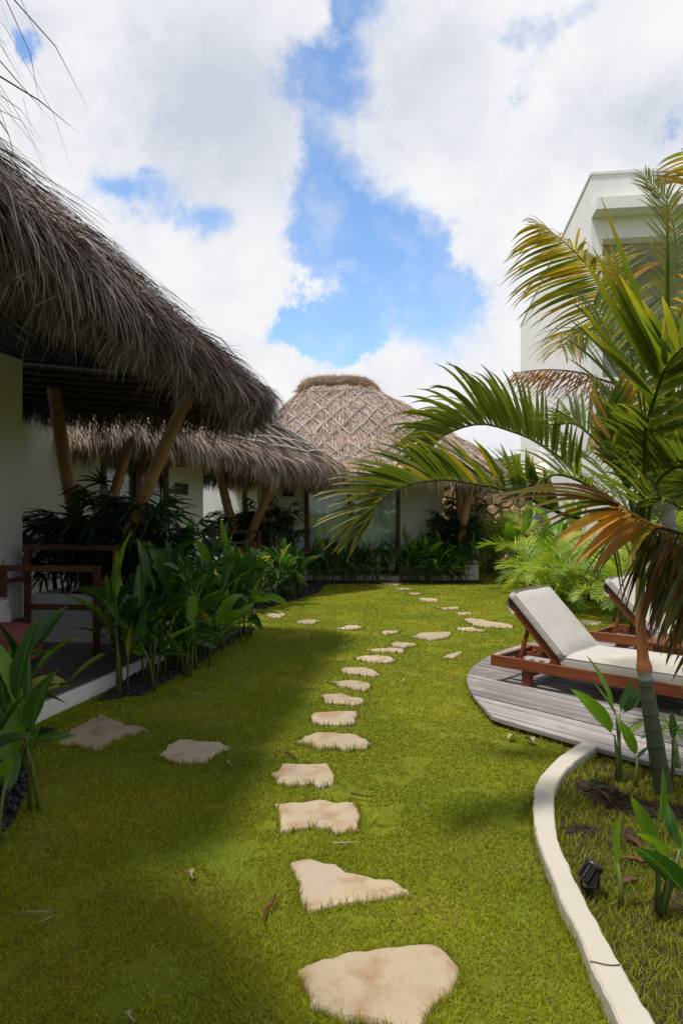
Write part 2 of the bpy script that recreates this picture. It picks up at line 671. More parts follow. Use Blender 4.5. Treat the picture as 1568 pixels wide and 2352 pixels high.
def np_mesh(name, verts, faces_tri, material, cols=None):
    me = bpy.data.meshes.new(name)
    nv, nf = len(verts), len(faces_tri)
    me.vertices.add(nv)
    me.vertices.foreach_set('co', np.ascontiguousarray(verts, dtype=np.float32).ravel())
    me.loops.add(nf * 3)
    me.loops.foreach_set('vertex_index', np.ascontiguousarray(faces_tri, dtype=np.int32).ravel())
    me.polygons.add(nf)
    me.polygons.foreach_set('loop_start', np.arange(0, nf * 3, 3, dtype=np.int32))
    me.polygons.foreach_set('loop_total', np.full(nf, 3, dtype=np.int32))
    if cols is not None:
        at = me.color_attributes.new('Col', 'FLOAT_COLOR', 'POINT')
        a = np.ones((nv, 4), dtype=np.float32)
        a[:, :3] = cols
        at.data.foreach_set('color', a.ravel())
    me.materials.append(MATS[material])
    me.update(calc_edges=True)
    return me


_tab = np.random.default_rng(3).random((256, 256))


def vnoise(x, y):
    xi, yi = np.floor(x).astype(int), np.floor(y).astype(int)
    fx, fy = x - xi, y - yi
    fx, fy = fx * fx * (3 - 2 * fx), fy * fy * (3 - 2 * fy)
    a = _tab[xi % 256, yi % 256]
    b = _tab[(xi + 1) % 256, yi % 256]
    c = _tab[xi % 256, (yi + 1) % 256]
    d = _tab[(xi + 1) % 256, (yi + 1) % 256]
    return (a * (1 - fx) + b * fx) * (1 - fy) + (c * (1 - fx) + d * fx) * fy


def fbm(x, y, o=4):
    s, a, tot = 0, 1.0, 0
    for i in range(o):
        s = s + a * vnoise(x * 2 ** i + 17 * i, y * 2 ** i + 5 * i)
        tot += a
        a *= .55
    return s / tot


def in_poly(px, py, poly):
    poly = np.asarray(poly)
    inside = np.zeros(len(px), bool)
    bb = (px > poly[:, 0].min()) & (px < poly[:, 0].max()) & (py > poly[:, 1].min()) & (py < poly[:, 1].max())
    idx = np.nonzero(bb)[0]
    if len(idx) == 0:
        return inside
    x, y = px[idx], py[idx]
    res = np.zeros(len(idx), bool)
    n = len(poly)
    for i in range(n):
        x1, y1 = poly[i]
        x2, y2 = poly[(i + 1) % n]
        if y1 == y2:
            continue
        cond = ((y1 > y) != (y2 > y)) & (x < (x2 - x1) * (y - y1) / (y2 - y1) + x1)
        res ^= cond
    inside[idx] = res
    return inside


def catmull(pts, n):
    p = [np.array(q, float) for q in pts]
    p = [2 * p[0] - p[1]] + p + [2 * p[-1] - p[-2]]
    m = len(p) - 3
    out = []
    for i in range(n):
        s = i / (n - 1) * m
        k = min(int(s), m - 1)
        t = s - k
        a, b, c, d = p[k:k + 4]
        out.append(.5 * ((2 * b) + (-a + c) * t + (2 * a - 5 * b + 4 * c - d) * t * t + (-a + 3 * b - 3 * c + d) * t ** 3))
    return np.array(out)


def rough_outline(poly, rnd, step=.03, amp=.008):
    """subdivide a plan outline and roughen it"""
    out = []
    n = len(poly)
    for i in range(n):
        a, b = np.array(poly[i][:2]), np.array(poly[(i + 1) % n][:2])
        k = max(1, int(np.linalg.norm(b - a) / step))
        nn = np.array([-(b - a)[1], (b - a)[0]])
        nn = nn / (np.linalg.norm(nn) + 1e-9)
        for j in range(k):
            q = a + (b - a) * j / k
            if j:
                q = q + nn * rnd.uniform(-amp, amp)
            out.append((q[0], q[1]))
    return out


# ------------------------------------------------------------------ ground
gm = MB()
N = 40
ring = [0, 3, 8, 20, 60, 200, 900]
rows = []
for r_ in ring[1:]:
    rows.append([(r_ * math.cos(2 * math.pi * k / N), 8 + r_ * math.sin(2 * math.pi * k / N), 0) for k in range(N + 1)])
gm.grid(rows)
gm.add([(3 * math.cos(2 * math.pi * k / N), 8 + 3 * math.sin(2 * math.pi * k / N), 0) for k in range(N)], [tuple(range(N))])
tag(obj('lawn', gm, 'lawn_turf'), 'flat turf ground under the garden', None, None, 'structure')

# hills far behind
hm = MB()
rows = []
for i in range(26):
    row = []
    for j in range(70):
        yy = 120 + i * 9
        xx = -160 + j * 7.0
        e = math.exp(-((xx - 95) / 85) ** 2) * 26 + math.exp(-((xx + 90) / 70) ** 2) * 12
        h = e * math.exp(-((yy - 230) / 75) ** 2) + 2.8 * float(fbm(np.array([xx * .11]), np.array([yy * .11]))[0]) - 2.2
        row.append((xx, yy, h))
    rows.append(row)
hm.grid(rows)
tag(obj('hills', hm, 'hill_wood', smooth=False), 'wooded green hill far behind the villas', None, None, 'structure')

# ------------------------------------------------------------------ stepping stones (outlines read from the photograph, laid on the lawn)
cA = lambda c: [G(564.5 + .32 * x, 1630.7 + .32 * y, .02) for x, y in c]
cB = lambda c: [G(533.1 + .44 * x, 1285.7 + .44 * y, .02) for x, y in c]
cC = lambda c: [G(.38 * x, 1223 + .38 * y, .02) for x, y in c]
cD = lambda c: [G(x, y, .02) for x, y in c]
STONES = [
    (cA([(368, 1840), (440, 1795), (540, 1770), (610, 1780), (720, 1735), (860, 1725), (1000, 1700), (1180, 1680), (1340, 1665), (1400, 1690), (1460, 1745), (1530, 1820), (1535, 1880), (1500, 1960), (1420, 2050), (1330, 2130), (1300, 2180), (1260, 2270), (1150, 2300), (1040, 2260), (930, 2225), (850, 2205), (700, 2200), (620, 2160), (540, 2130), (455, 2110), (465, 2040), (440, 2000), (410, 1920), (370, 1890)]),
     'largest stepping stone, broad pale slab with brownish pink stains'),
    (cA([(315, 1085), (455, 1062), (560, 1100), (640, 1100), (710, 1160), (800, 1170), (880, 1185), (960, 1205), (1050, 1205), (1110, 1240), (1180, 1290), (1170, 1310), (1000, 1330), (880, 1350), (740, 1370), (600, 1390), (530, 1415), (450, 1428), (400, 1370), (380, 1280), (390, 1230), (350, 1160)]),
     'wedge shaped stepping stone with a long point and orange band'),
    (cA([(200, 665), (300, 657), (430, 648), (530, 635), (640, 650), (770, 645), (800, 690), (820, 740), (805, 800), (815, 860), (740, 850), (640, 880), (600, 838), (500, 830), (400, 840), (235, 865), (255, 830), (240, 760), (235, 700)]),
     'roughly rectangular pale stepping stone next past the wedge shaped one'),
    (cA([(175, 455), (250, 400), (260, 375), (370, 378), (450, 390), (580, 380), (610, 410), (640, 460), (625, 520), (520, 545), (460, 520), (330, 525), (230, 515), (205, 480)]),
     'cream stepping stone between the rectangular slab and the pointed eye shaped slab'),
    (cA([(350, 222), (400, 205), (420, 180), (510, 155), (600, 155), (770, 165), (870, 205), (900, 240), (860, 265), (770, 270), (735, 285), (650, 265), (570, 270), (520, 278), (460, 240)]),
     'pointed eye shaped stepping stone, yellowish at its broad end'),
    (cA([(465, 50), (480, 15), (560, 5), (700, 3), (800, 0), (795, 40), (770, 100), (640, 98), (540, 95), (490, 85), (465, 70)]),
     'stepping stone with a straight cut side, first past the eye shaped slab'),
    (cB([(455, 705), (490, 700), (575, 697), (620, 712), (680, 720), (695, 738), (650, 752), (560, 745), (485, 740), (480, 720)]),
     'second stepping stone past the eye shaped slab toward the far villa'),
    (cB([(500, 633), (560, 633), (620, 625), (690, 635), (725, 645), (720, 670), (690, 682), (620, 668), (560, 655), (530, 640)]),
     'third stepping stone past the eye shaped slab toward the far villa'),
    (cB([(560, 570), (580, 560), (690, 558), (740, 575), (775, 600), (730, 605), (650, 595), (590, 588)]),
     'fourth stepping stone past the eye shaped slab toward the far villa'),
    (cB([(630, 512), (660, 500), (740, 497), (820, 500), (855, 520), (830, 530), (760, 535), (690, 525)]),
     'fifth stepping stone past the eye shaped slab, wide and low'),
    (cB([(697, 466), (760, 460), (840, 458), (900, 465), (895, 485), (830, 480), (740, 475)]),
     'sixth stepping stone past the eye shaped slab, thin strip'),
    (cB([(820, 437), (850, 426), (900, 428), (970, 440), (940, 450), (890, 456), (840, 450)]),
     'seventh stepping stone past the eye shaped slab, before the broad junction slab'),
    (cB([(938, 400), (980, 378), (1060, 373), (1145, 371), (1130, 400), (1080, 412), (1030, 417), (980, 408)]),
     'broad slab where the stepping stone paths meet'),
    (cB([(775, 378), (800, 366), (820, 370), (880, 366), (860, 378), (800, 388)]),
     'small notched stepping stone beside the broad junction slab'),
    (cB([(1095, 505), (1120, 492), (1200, 476), (1195, 490), (1150, 508), (1100, 512)]),
     'small stone alone in the grass by the curved end of the deck'),
    (cB([(1168, 352), (1250, 350), (1280, 362), (1328, 368), (1300, 374), (1220, 368), (1175, 362)]),
     'thin stepping stone between the junction slab and the longest slab'),
    (cB([(1200, 305), (1240, 301), (1320, 312), (1380, 325), (1465, 338), (1468, 350), (1400, 352), (1320, 345), (1260, 338), (1225, 322)]),
     'longest stepping stone, beyond the head of the front lounger'),
    (cB([(1160, 274), (1245, 272), (1250, 282), (1190, 286)]),
     'sixth stepping stone from the far villa terrace step'),
    (cB([(1055, 246), (1100, 250), (1180, 243), (1182, 255), (1110, 256)]),
     'fifth stepping stone from the far villa terrace step'),
    (cB([(960, 200), (1000, 197), (1070, 203), (1075, 216), (1020, 217), (985, 210)]),
     'fourth stepping stone from the far villa terrace step'),
    (cB([(908, 174), (970, 169), (990, 176), (960, 180)]),
     'third stepping stone from the far villa terrace step'),
    (cB([(847, 148), (910, 145), (935, 152), (880, 156)]),
     'second stepping stone from the far villa terrace step'),
    (cB([(770, 118), (830, 114), (885, 122), (870, 131), (790, 126)]),
     'stepping stone right at the far villa terrace step'),
    (cB([(530, 355), (570, 352), (600, 342), (650, 340), (685, 350), (650, 362), (580, 360)]),
     'fourth stepping stone from the middle villa terrace toward the junction'),
    (cB([(330, 320), (370, 312), (430, 310), (460, 318), (420, 332), (385, 335)]),
     'third stepping stone from the middle villa terrace toward the junction'),
    (cB([(170, 288), (210, 277), (265, 275), (283, 285), (255, 300), (205, 300)]),
     'second stepping stone from the middle villa terrace toward the junction'),
    (cB([(65, 264), (110, 250), (133, 258), (115, 272)]),
     'stepping stone at the middle villa terrace, half under leaves'),
    (cC([(330, 1280), (430, 1180), (520, 1140), (610, 1090), (680, 1120), (760, 1155), (850, 1165), (910, 1195), (860, 1200), (760, 1220), (690, 1250), (620, 1300), (570, 1305), (480, 1280), (400, 1275)]),
     'shaded stepping stone against the near terrace edge'),
    (cC([(955, 1340), (1000, 1310), (1010, 1280), (1080, 1248), (1150, 1250), (1190, 1260), (1340, 1265), (1400, 1295), (1350, 1310), (1290, 1345), (1250, 1380), (1180, 1385), (1070, 1385), (1000, 1360)]),
     'stepping stone with orange lip between the near terrace and main path'),
    (cD([(1322, 1428), (1345, 1424), (1382, 1427), (1376, 1434), (1340, 1434)]),
     'stepping stone behind the head of the rear lounger'),
    (cD([(1490, 1428), (1515, 1423), (1545, 1427), (1530, 1435), (1500, 1436)]),
     'stepping stone on the lawn behind the rear lounger cushion'),
]
SPOLY = []
rs = random.Random(5)
for poly, lab in STONES:
    pl = [(p.x, p.y) for p in poly]
    cx = sum(p[0] for p in pl) / len(pl)
    cy = sum(p[1] for p in pl) / len(pl)
    far = cy > 7
    op = rough_outline(pl, rs, .03 if not far else .06, .006)
    SPOLY.append(op)
    mb = MB()
    n = len(op)
    rings = []
    for k_, z_ in ((1.0, -.05), (.998, .004), (.985, .013), (.955, .018), (.86, .020), (.68, .021), (.45, .020), (.2, .021)):
        row = []
        for (x, y) in op:
            qx, qy = cx + (x - cx) * k_, cy + (y - cy) * k_
            hn = float(fbm(np.array([qx * 7 + 3]), np.array([qy * 7]), 3)[0]) - .5
            ch = float(vnoise(np.array([qx * 24]), np.array([qy * 24]))[0])
            dz_ = 0 if z_ < 0 else hn * (.016 if k_ < .97 else .006) - (.010 * max(0, ch - .62) / .38 if .9 < k_ < .99 else 0)
            row.append((qx, qy, z_ + dz_))
        rings.append(row)
    vv = [p for r_ in rings for p in r_] + [(cx, cy, .020)]
    nr = len(rings)
    ff = [(r_ * n + i, r_ * n + (i + 1) % n, (r_ + 1) * n + (i + 1) % n, (r_ + 1) * n + i) for r_ in range(nr - 1) for i in range(n)]
    ff += [((nr - 1) * n + i, (nr - 1) * n + (i + 1) % n, nr * n) for i in range(n)]
    mb.add(vv, ff)
    # outlines come clockwise or not: make them face up
    a2 = sum(op[i][0] * op[(i + 1) % n][1] - op[(i + 1) % n][0] * op[i][1] for i in range(n))
    if a2 < 0:
        mb.f = [tuple(reversed(f)) for f in mb.f]
    # keep the object's origin at its own middle
    mb.v = [(x - cx, y - cy, z) for x, y, z in mb.v]
    o = obj('stepping_stone', mb, 'sandstone')
    o.location = (cx, cy, 0)
    tag(o, lab, 'stepping stone', 'stepping stones in the lawn')

# ------------------------------------------------------------------ kerb and deck
cK = lambda c, z: [G(1129 + .2933 * x, 1662 + .2933 * y, z) for x, y in c]
KZ = .065
KL = cK([(700, 140), (600, 205), (500, 280), (425, 350), (365, 430), (330, 510), (325, 600), (322, 680), (335, 790), (360, 900), (395, 1000), (440, 1120), (490, 1240), (550, 1400), (620, 1530), (690, 1680), (770, 1880), (860, 2060), (930, 2200), (1000, 2352)], KZ)
KR = cK([(830, 170), (760, 215), (680, 270), (600, 340), (540, 420), (495, 500), (485, 600), (490, 720), (510, 880), (540, 980), (590, 1080), (650, 1220), (720, 1360), (800, 1510), (880, 1650), (960, 1800), (1030, 1910), (1100, 2040), (1190, 2200), (1290, 2352)], KZ)
ext = (KL[-1] - KL[-3]) .normalized()
KL += [KL[-1] + ext * .5, KL[-1] + ext * 1.4]
KR += [KR[-1] + ext * .5, KR[-1] + ext * 1.4]
kl = catmull([(p.x, p.y) for p in KL], 90)
kr = catmull([(p.x, p.y) for p in KR], 90)
rk = np.random.default_rng(4)
kl += rk.normal(0, .0016, kl.shape)
kr += rk.normal(0, .0016, kr.shape)
mb = MB()
rows = []
for a, b in zip(kl, kr):
    d = (b - a)
    d = d / np.linalg.norm(d)
    rows.append([(a[0], a[1], -.05), (a[0], a[1], KZ - .008), (a[0] + d[0] * .008, a[1] + d[1] * .008, KZ), (b[0] - d[0] * .008, b[1] - d[1] * .008, KZ), (b[0], b[1], KZ - .008), (b[0], b[1], -.05)])
mb.grid(rows)
mb.add(rows[0], [(0, 1, 2, 3, 4, 5)])
tag(obj('garden_kerb', mb, 'kerb_paint'), 'curved cream painted concrete kerb between lawn and planted bed', 'kerb')
KERB = [tuple(p) for p in kl] + [tuple(p) for p in kr[::-1]]

DZ = .062
dk = [(1537, 1763), (1374, 1718), (1327, 1703), (1252, 1681), (1184, 1662), (1147, 1651), (1126, 1642), (1106, 1619), (1086, 1596), (1075, 1575), (1072, 1555), (1085, 1531), (1124, 1506), (1171, 1487), (1225, 1474)]
dp = [G(x, y, DZ) for x, y in dk]
dax = Vector((.66, -.75, 0)).normalized()
first = dp[0]
DECK = [(p.x, p.y) for p in dp[::-1]]
DECK = [(5.6, 6.2), (4.4, 7.6), (3.3, 8.2), (2.7, 8.05)] + DECK + [(first.x + dax.x * 1.6, first.y + dax.y * 1.6), (5.6, 2.6)]
DECK_S = []
nD = len(DECK)
seg = DECK[3:-2]
sm = catmull(seg[:13], 60)
DECK_S = DECK[:3] + [tuple(p) for p in sm] + seg[13:] + DECK[-2:]


def clip(poly, nx, ny, c):
    out = []
    for i in range(len(poly)):
        a, b = poly[i], poly[(i + 1) % len(poly)]
        da, db = a[0] * nx + a[1] * ny - c, b[0] * nx + b[1] * ny - c
        if da >= 0:
            out.append(a)
        if (da >= 0) != (db >= 0):
            t = da / (da - db)
            out.append((a[0] + (b[0] - a[0]) * t, a[1] + (b[1] - a[1]) * t))
    return out


deck = thing('wooden_deck', (2.6, 5.6, 0), 'round ended deck of weathered grey planks under the loungers', 'deck')
pn = Vector((-dax.y, dax.x, 0))
pr = [p[0] * pn.x + p[1] * pn.y for p in DECK_S]
lo, hi = min(pr), max(pr)
bw, gap = .089, .018
c = lo
rd = random.Random(2)
rotm = Matrix.Rotation(math.atan2(dax.y, dax.x), 4, 'Z')
while c < hi:
    q = clip(DECK_S, pn.x, pn.y, c)
    q = clip(q, -pn.x, -pn.y, -(c + bw)) if len(q) > 2 else q
    if len(q) > 2:
        cx = sum(p[0] for p in q) / len(q)
        cy = sum(p[1] for p in q) / len(q)
        cl_ = []
        for p in q:
            if not cl_ or (abs(p[0] - cl_[-1][0]) + abs(p[1] - cl_[-1][1])) > .002:
                cl_.append(p)
        inv = rotm.inverted()
        loc = [inv @ Vector((p[0] - cx, p[1] - cy, 0)) for p in cl_]
        z1 = DZ + rd.uniform(-.0025, .0025)
        m2 = MB().prism([(p.x, p.y) for p in loc], .032, z1)
        o = obj('plank', m2, 'deck_wood', deck)
        o.matrix_basis = Matrix.Translation((cx, cy, 0)) @ rotm
        bev(o, .003, 1)
    c += bw + gap
cxm = sum(p[0] for p in DECK_S) / len(DECK_S)
cym = sum(p[1] for p in DECK_S) / len(DECK_S)
mb = MB().prism([(cxm + (p[0] - cxm) * .985, cym + (p[1] - cym) * .985) for p in DECK_S], -.03, .030)
obj('joist_base', mb, 'dark_wood', deck)

# ------------------------------------------------------------------ villas


def frame_pt(o, ex, n):
    o, ex, n = Vector(o), Vector(ex), Vector(n)
    return lambda x, y, z: o + ex * x + n * y + Vector((0, 0, z))


def obox(mb, L, x0, x1, y0, y1, z0, z1):
    o = L(x0, y0, z0)
    return mb.box(o, L(x1, y0, z0) - o, L(x0, y1, z0) - o, L(x0, y0, z1) - o)


def villa_body(villa, L, length, depth, doors, h=3.0, z0=.0, wallmat='villa_plaster'):
    """front wall on local y=0 facing +y; doors: list of (x0,x1,top)"""
    th = .18
    mb = MB()
    xs = [0.0]
    for (a, b, tp) in doors:
        obox(mb, L, xs[-1], a, -th, 0, z0, h)
        obox(mb, L, a, b, -th, 0, tp, h)
        xs.append(b)
    obox(mb, L, xs[-1], length, -th, 0, z0, h)
    obox(mb, L, 0, th, -depth, -th - .002, z0, h)
    obox(mb, L, length - th, length, -depth, -th - .002, z0, h)
    obox(mb, L, th, length - th, -depth, -depth + th, z0, h)
    obj('wall', mb, wallmat, villa)
    mb = MB()
    obox(mb, L, .19, length - .19, -depth + .19, -th - .01, .10, .13)
    obox(mb, L, .19, length - .19, -depth + .19, -th - .01, h - .06, h - .03)
    obj('room_floor', mb, 'interior', villa)
    for (a, b, tp) in doors:
        d = MB()
        fw = .085
        obox(d, L, a, a + fw, -.12, .03, .125, tp)
        obox(d, L, b - fw, b, -.12, .03, .125, tp)
        obox(d, L, a + fw, b - fw, -.12, .03, tp - fw, tp)
        obox(d, L, a + fw, b - fw, -.12, .03, .125, .165)
        door = obj('sliding_door', d, 'dark_wood', villa)
        mid = (a + b) / 2
        d = MB()
        obox(d, L, mid - .11, mid + .02, -.07, .012, .165, tp - fw)
        obj('door_stile', d, 'dark_wood', door)
        for (p0, p1, yy) in ((a + fw, mid - .11, -.03), (mid + .02, b - fw, -.06)):
            d = MB()
            obox(d, L, p0, p1, yy, yy + .008, .165, tp - fw)
            obj('pane', d, 'door_glass', door)
            # curtain with folds
            rows = []
            nn = int((p1 - p0) / .02)
            for zz in (.14, 1.2, tp - .06):
                row = []
                for k in range(nn + 1):
                    x = p0 + (p1 - p0) * k / nn
                    ph = k * .02 * 2 * math.pi / .16
                    w = .03 * math.sin(ph + .6 * math.sin(ph * .31)) + .012 * math.sin(ph * 2.3)
                    row.append(L(x, -.28 + w * (1.15 if zz < 1 else .8), zz))
                rows.append(row)
            obj('curtain', MB().grid(rows), 'curtain', villa, True)


def terrace(villa, poly, zt=.12):
    obj('terrace_slab', MB().prism(poly, -.05, zt), 'white_plaster', villa, bevel=.01)
    cx = sum(p[0] for p in poly) / len(poly)
    cy = sum(p[1] for p in poly) / len(poly)
    q = []
    for p in poly:
        d = Vector((cx - p[0], cy - p[1]))
        q.append((p[0] + d.x / d.length * .05, p[1] + d.y / d.length * .05))
    obj('terrace_floor', MB().prism(q, zt + .001, zt + .006), 'terrace_tile', villa)


def bamboo(parent, a, b, r=.065, name='bamboo_post', bow=.03):
    a, b = Vector(a), Vector(b)
    L = (b - a).length
    n = int(L / .035)
    pts, rad = [], []
    ph = random.random()
    side = (b - a).cross(Vector((0, 1, 0))).normalized()
    for i in range(n + 1):
        t = i / n
        s = (t * L / .34 + ph) % 1.0
        k = 1 + .09 * math.exp(-((s - .5) / .06) ** 2)
        pts.append(a.lerp(b, t) + side * bow * math.sin(math.pi * t))
        rad.append(r * k * (1.08 - .16 * t))
    return obj(name, MB().tube(pts, rad, 10), 'bamboo', parent, True)


def roof(villa, E, Rg, bulge, nstr, nfringe, w, wl=(.35, .6), fl=(.3, .55), tone=(1, 1, 1), seed=1, nu=60, under=.34, vbias=.75, shag=1.0, wallrise=.3, cv=1.0, jit=.16, core='thatch_core', depth=1.0):
    rng = np.random.default_rng(seed)
    e = catmull(E, nu)
    r = catmull(Rg, nu)
    vsn = np.concatenate([np.linspace(0, .9, 12), np.linspace(.93, 1.0, 4)])
    P_ = np.zeros((nu, len(vsn) + 3, 3))
    for j, v in enumerate(vsn):
        p = r + (e - r) * v
        p[:, 2] += bulge * np.sin(math.pi * min(1, v)) ** .9 * (.6 + .4 * v)
        P_[:, j] = p
    # the rounded lip of the eave
    out = e - r
    out[:, 2] = 0
    out /= np.linalg.norm(out, axis=1)[:, None] + 1e-9
    for k, (o_, dz) in enumerate(((.07, -.06), (.09, -.15), (.03, -.22))):
        p = e + out * o_
        p[:, 2] += dz
        P_[:, len(vsn) + k] = p
    lump = (fbm(np.arange(nu)[:, None] * .5 + np.zeros(P_.shape[1])[None], np.arange(P_.shape[1])[None] * .5 + np.zeros(nu)[:, None]) - .5) * .16
    P_[:, 1:, 2] += lump[:, 1:]
    nv = P_.shape[1]
    inner = e + (r - e) * under
    inner[:, 2] = e[:, 2] - .18 + wallrise
    mb = MB()
    full = np.concatenate([P_, inner[:, None]], axis=1)
    mb.grid([[tuple(q) for q in row] for row in full])
    ro = obj('roof', mb, core, villa, True)

    def samp(u, v):
        """u in [0,1], v in [0,1] over the grid rows"""
        a = u * (nu - 1)
        b = v * (nv - 1)
        i = np.clip(a.astype(int), 0, nu - 2)
        j = np.clip(b.astype(int), 0, nv - 2)
        fu, fv = (a - i)[:, None], (b - j)[:, None]
        p00, p10, p01, p11 = P_[i, j], P_[i + 1, j], P_[i, j + 1], P_[i + 1, j + 1]
        pos = (p00 * (1 - fu) + p10 * fu) * (1 - fv) + (p01 * (1 - fu) + p11 * fu) * fv
        dv = (p01 - p00) * (1 - fu) + (p11 - p10) * fu
        du = (p10 - p00) * (1 - fv) + (p11 - p01) * fv
        dv /= np.linalg.norm(dv, axis=1)[:, None] + 1e-9
        du /= np.linalg.norm(du, axis=1)[:, None] + 1e-9
        nrm = np.cross(du, dv)
        nrm /= np.linalg.norm(nrm, axis=1)[:, None] + 1e-9
        nrm *= np.where(nrm[:, 2:3] < -.2, -1, 1)
        # outward test for the lip
        return pos, dv, du, nrm

    seglen = np.linalg.norm(np.diff(e, axis=0), axis=1)
    cum = np.concatenate([[0], np.cumsum(seglen)])
    cum /= cum[-1]

    def rand_u(n):
        return np.interp(rng.random(n), cum, np.linspace(0, 1, nu))

    vrow = len(vsn) / (nv - 1)
    V, Fc, C = [], [], []

    def strands(u, v, L, lift, grav, wid, tuft):
        n = len(u)
        pos, T, S, Nn = samp(u, v)
        flip = np.where((Nn * np.array([0, 0, 1])).sum(1) < -.3, -1, 1)[:, None]
        Nn = Nn * flip
        # tufts: neighbours lean together
        tu = fbm(u * nu * 1.7, v * nv * 1.3 + 3, 3) - .5
        tu2 = fbm(u * nu * 4.0 + 9, v * nv * 3.0, 2) - .5
        side = (tu * 1.1 + tu2 * .9) * tuft + rng.normal(0, jit, n)
        d1 = T + S * side[:, None] + Nn * (lift + rng.normal(0, .06, n))[:, None]
        d1 /= np.linalg.norm(d1, axis=1)[:, None]
        d2 = d1 + np.array([0, 0, -1.0]) * (grav * (.6 + .8 * rng.random(n)))[:, None] + S * rng.normal(0, .12, n)[:, None] + Nn * rng.normal(0, .05, n)[:, None]
        d2 /= np.linalg.norm(d2, axis=1)[:, None]
        d3 = d2 + np.array([0, 0, -1.0]) * (grav * .8)[:, None] + rng.normal(0, .18, (n, 3))
        d3 /= np.linalg.norm(d3, axis=1)[:, None]
        L = L * (.7 + .6 * np.clip(.5 + tu2 * 2.2, 0, 1))
        p0 = pos + Nn * (rng.uniform(-.03, .03, n) + (tu2 * .16 + tu * .12) * shag * depth)[:, None]
        p1 = p0 + d1 * (L * .4)[:, None]
        p2 = p1 + d2 * (L * .33)[:, None]
        p3 = p2 + d3 * (L * .27)[:, None]
        wd = np.cross(d1, Nn) + Nn * rng.normal(0, .5, n)[:, None]
        wd /= np.linalg.norm(wd, axis=1)[:, None]
        ww = (wid * rng.uniform(.5, 1.3, n))[:, None] * .5
        base = sum(len(a) for a in V)
        vv = np.stack([p0 - wd * ww, p0 + wd * ww, p1 - wd * ww, p1 + wd * ww, p2 - wd * ww * .7, p2 + wd * ww * .7, p3], axis=1)
        V.append(vv.reshape(-1, 3))
        k = base + np.arange(n)[:, None] * 7
        f = np.stack([k + 0, k + 1, k + 3, k + 0, k + 3, k + 2, k + 2, k + 3, k + 5, k + 2, k + 5, k + 4, k + 4, k + 5, k + 6], axis=2).reshape(-1, 3)
        Fc.append(f)
        q = rng.random(n)
        base_c = np.where(q[:, None] < .30, np.array([.10, .065, .045]), np.where(q[:, None] < .80, np.array([.235, .185, .155]), np.array([.36, .315, .28])))
        base_c = np.array([.225, .18, .15]) * (1 - cv) + base_c * cv
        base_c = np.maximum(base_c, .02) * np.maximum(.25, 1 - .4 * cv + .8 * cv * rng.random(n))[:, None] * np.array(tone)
        base_c = np.where((rng.random(n) < .05)[:, None], np.array([.42, .40, .39]) * (.6 + .4 * np.array(tone)), base_c)
        patch = (.8 + .5 * fbm(u * nu * .6, v * nv * .4 + 31, 3))[:, None]
        cc = np.repeat((base_c * patch)[:, None], 7, axis=1)
        C.append(cc.reshape(-1, 3))

    n = nstr
    u = rand_u(n)
    v = (rng.random(n) ** vbias) * vrow * .97
    L = rng.uniform(wl[0], wl[1], n)
    strands(u, v, L, np.full(n, .06 * shag), np.full(n, .12) + .5 * np.clip((v / vrow - .7) / .3, 0, 1), np.full(n, w), .55 * shag)
    n = nfringe
    u = rand_u(n)
    v = vrow * .9 + rng.random(n) * (1 - vrow * .9)
    L = rng.uniform(fl[0], fl[1], n) * (.75 + .6 * fbm(u * nu * 1.3, u * 0 + 4.0, 3))
    strands(u, v, L, np.full(n, .04), np.full(n, .9), np.full(n, w * .9), .7 * shag)
    # a few long loose straws
    n = max(20, nfringe // 40)
    u = rand_u(n)
    v = vrow * .95 + rng.random(n) * (1 - vrow * .95)
    strands(u, v, rng.uniform(fl[1], fl[1] * 1.7, n), np.full(n, .1), np.full(n, 1.3), np.full(n, w * .8), 1.0)
    me = np_mesh('thatch', np.concatenate(V), np.concatenate(Fc), 'thatch_straw', np.concatenate(C))
    th = link('thatch', me, ro)
    th['kind'] = 'stuff'
    return ro, samp, vrow


def plaque(villa, L, x0, x1, z0, z1, name='plaque'):
    mb = MB()
    obox(mb, L, x0, x1, .002, .022, z0, z1)
    return obj(name, mb, 'dark_plaque', villa, bevel=.003)


# --- villa whose eave hangs beside the camera (only its straws reach into the picture)
v0 = thing('thatched_villa', (-2.9, -2, 0), 'thatched villa beside the viewpoint, only hanging straws of its eave show', 'villa', 'thatched villas')
L0 = frame_pt((-2.9, 1.0, 0), (0, -1, 0), (1, 0, 0))
villa_body(v0, L0, 6, 4, [(1.5, 3.7, 2.45)])
terrace(v0, [(-2.88, 1.0), (-1.75, 1.0), (-1.75, -5), (-2.88, -5)])
roof(v0, [(-7, 2.32, 2.85), (-3, 2.3, 2.84), (-1.85, 2.28, 2.82), (-1.36, 2.0, 2.82), (-1.06, 1.46, 2.80), (-.92, .9, 2.80), (-1.0, -1, 2.78), (-1.1, -3.5, 2.78), (-1.5, -5.5, 2.78)],  # unseen far eave bulged outwards to cast shade on the near left lawn
     [(-5, -.6, 5.4), (-4.6, -.6, 5.4), (-4.45, -.65, 5.45), (-4.4, -.7, 5.5), (-4.4, -.8, 5.5), (-4.4, -1, 5.5), (-4.4, -1.6, 5.5), (-4.4, -2.5, 5.5), (-4.4, -3, 5.5)],
     .25, 6000, 5000, .006, (.3, .5), (.24, .5), (.7, .68, .70), 21, shag=1.6)

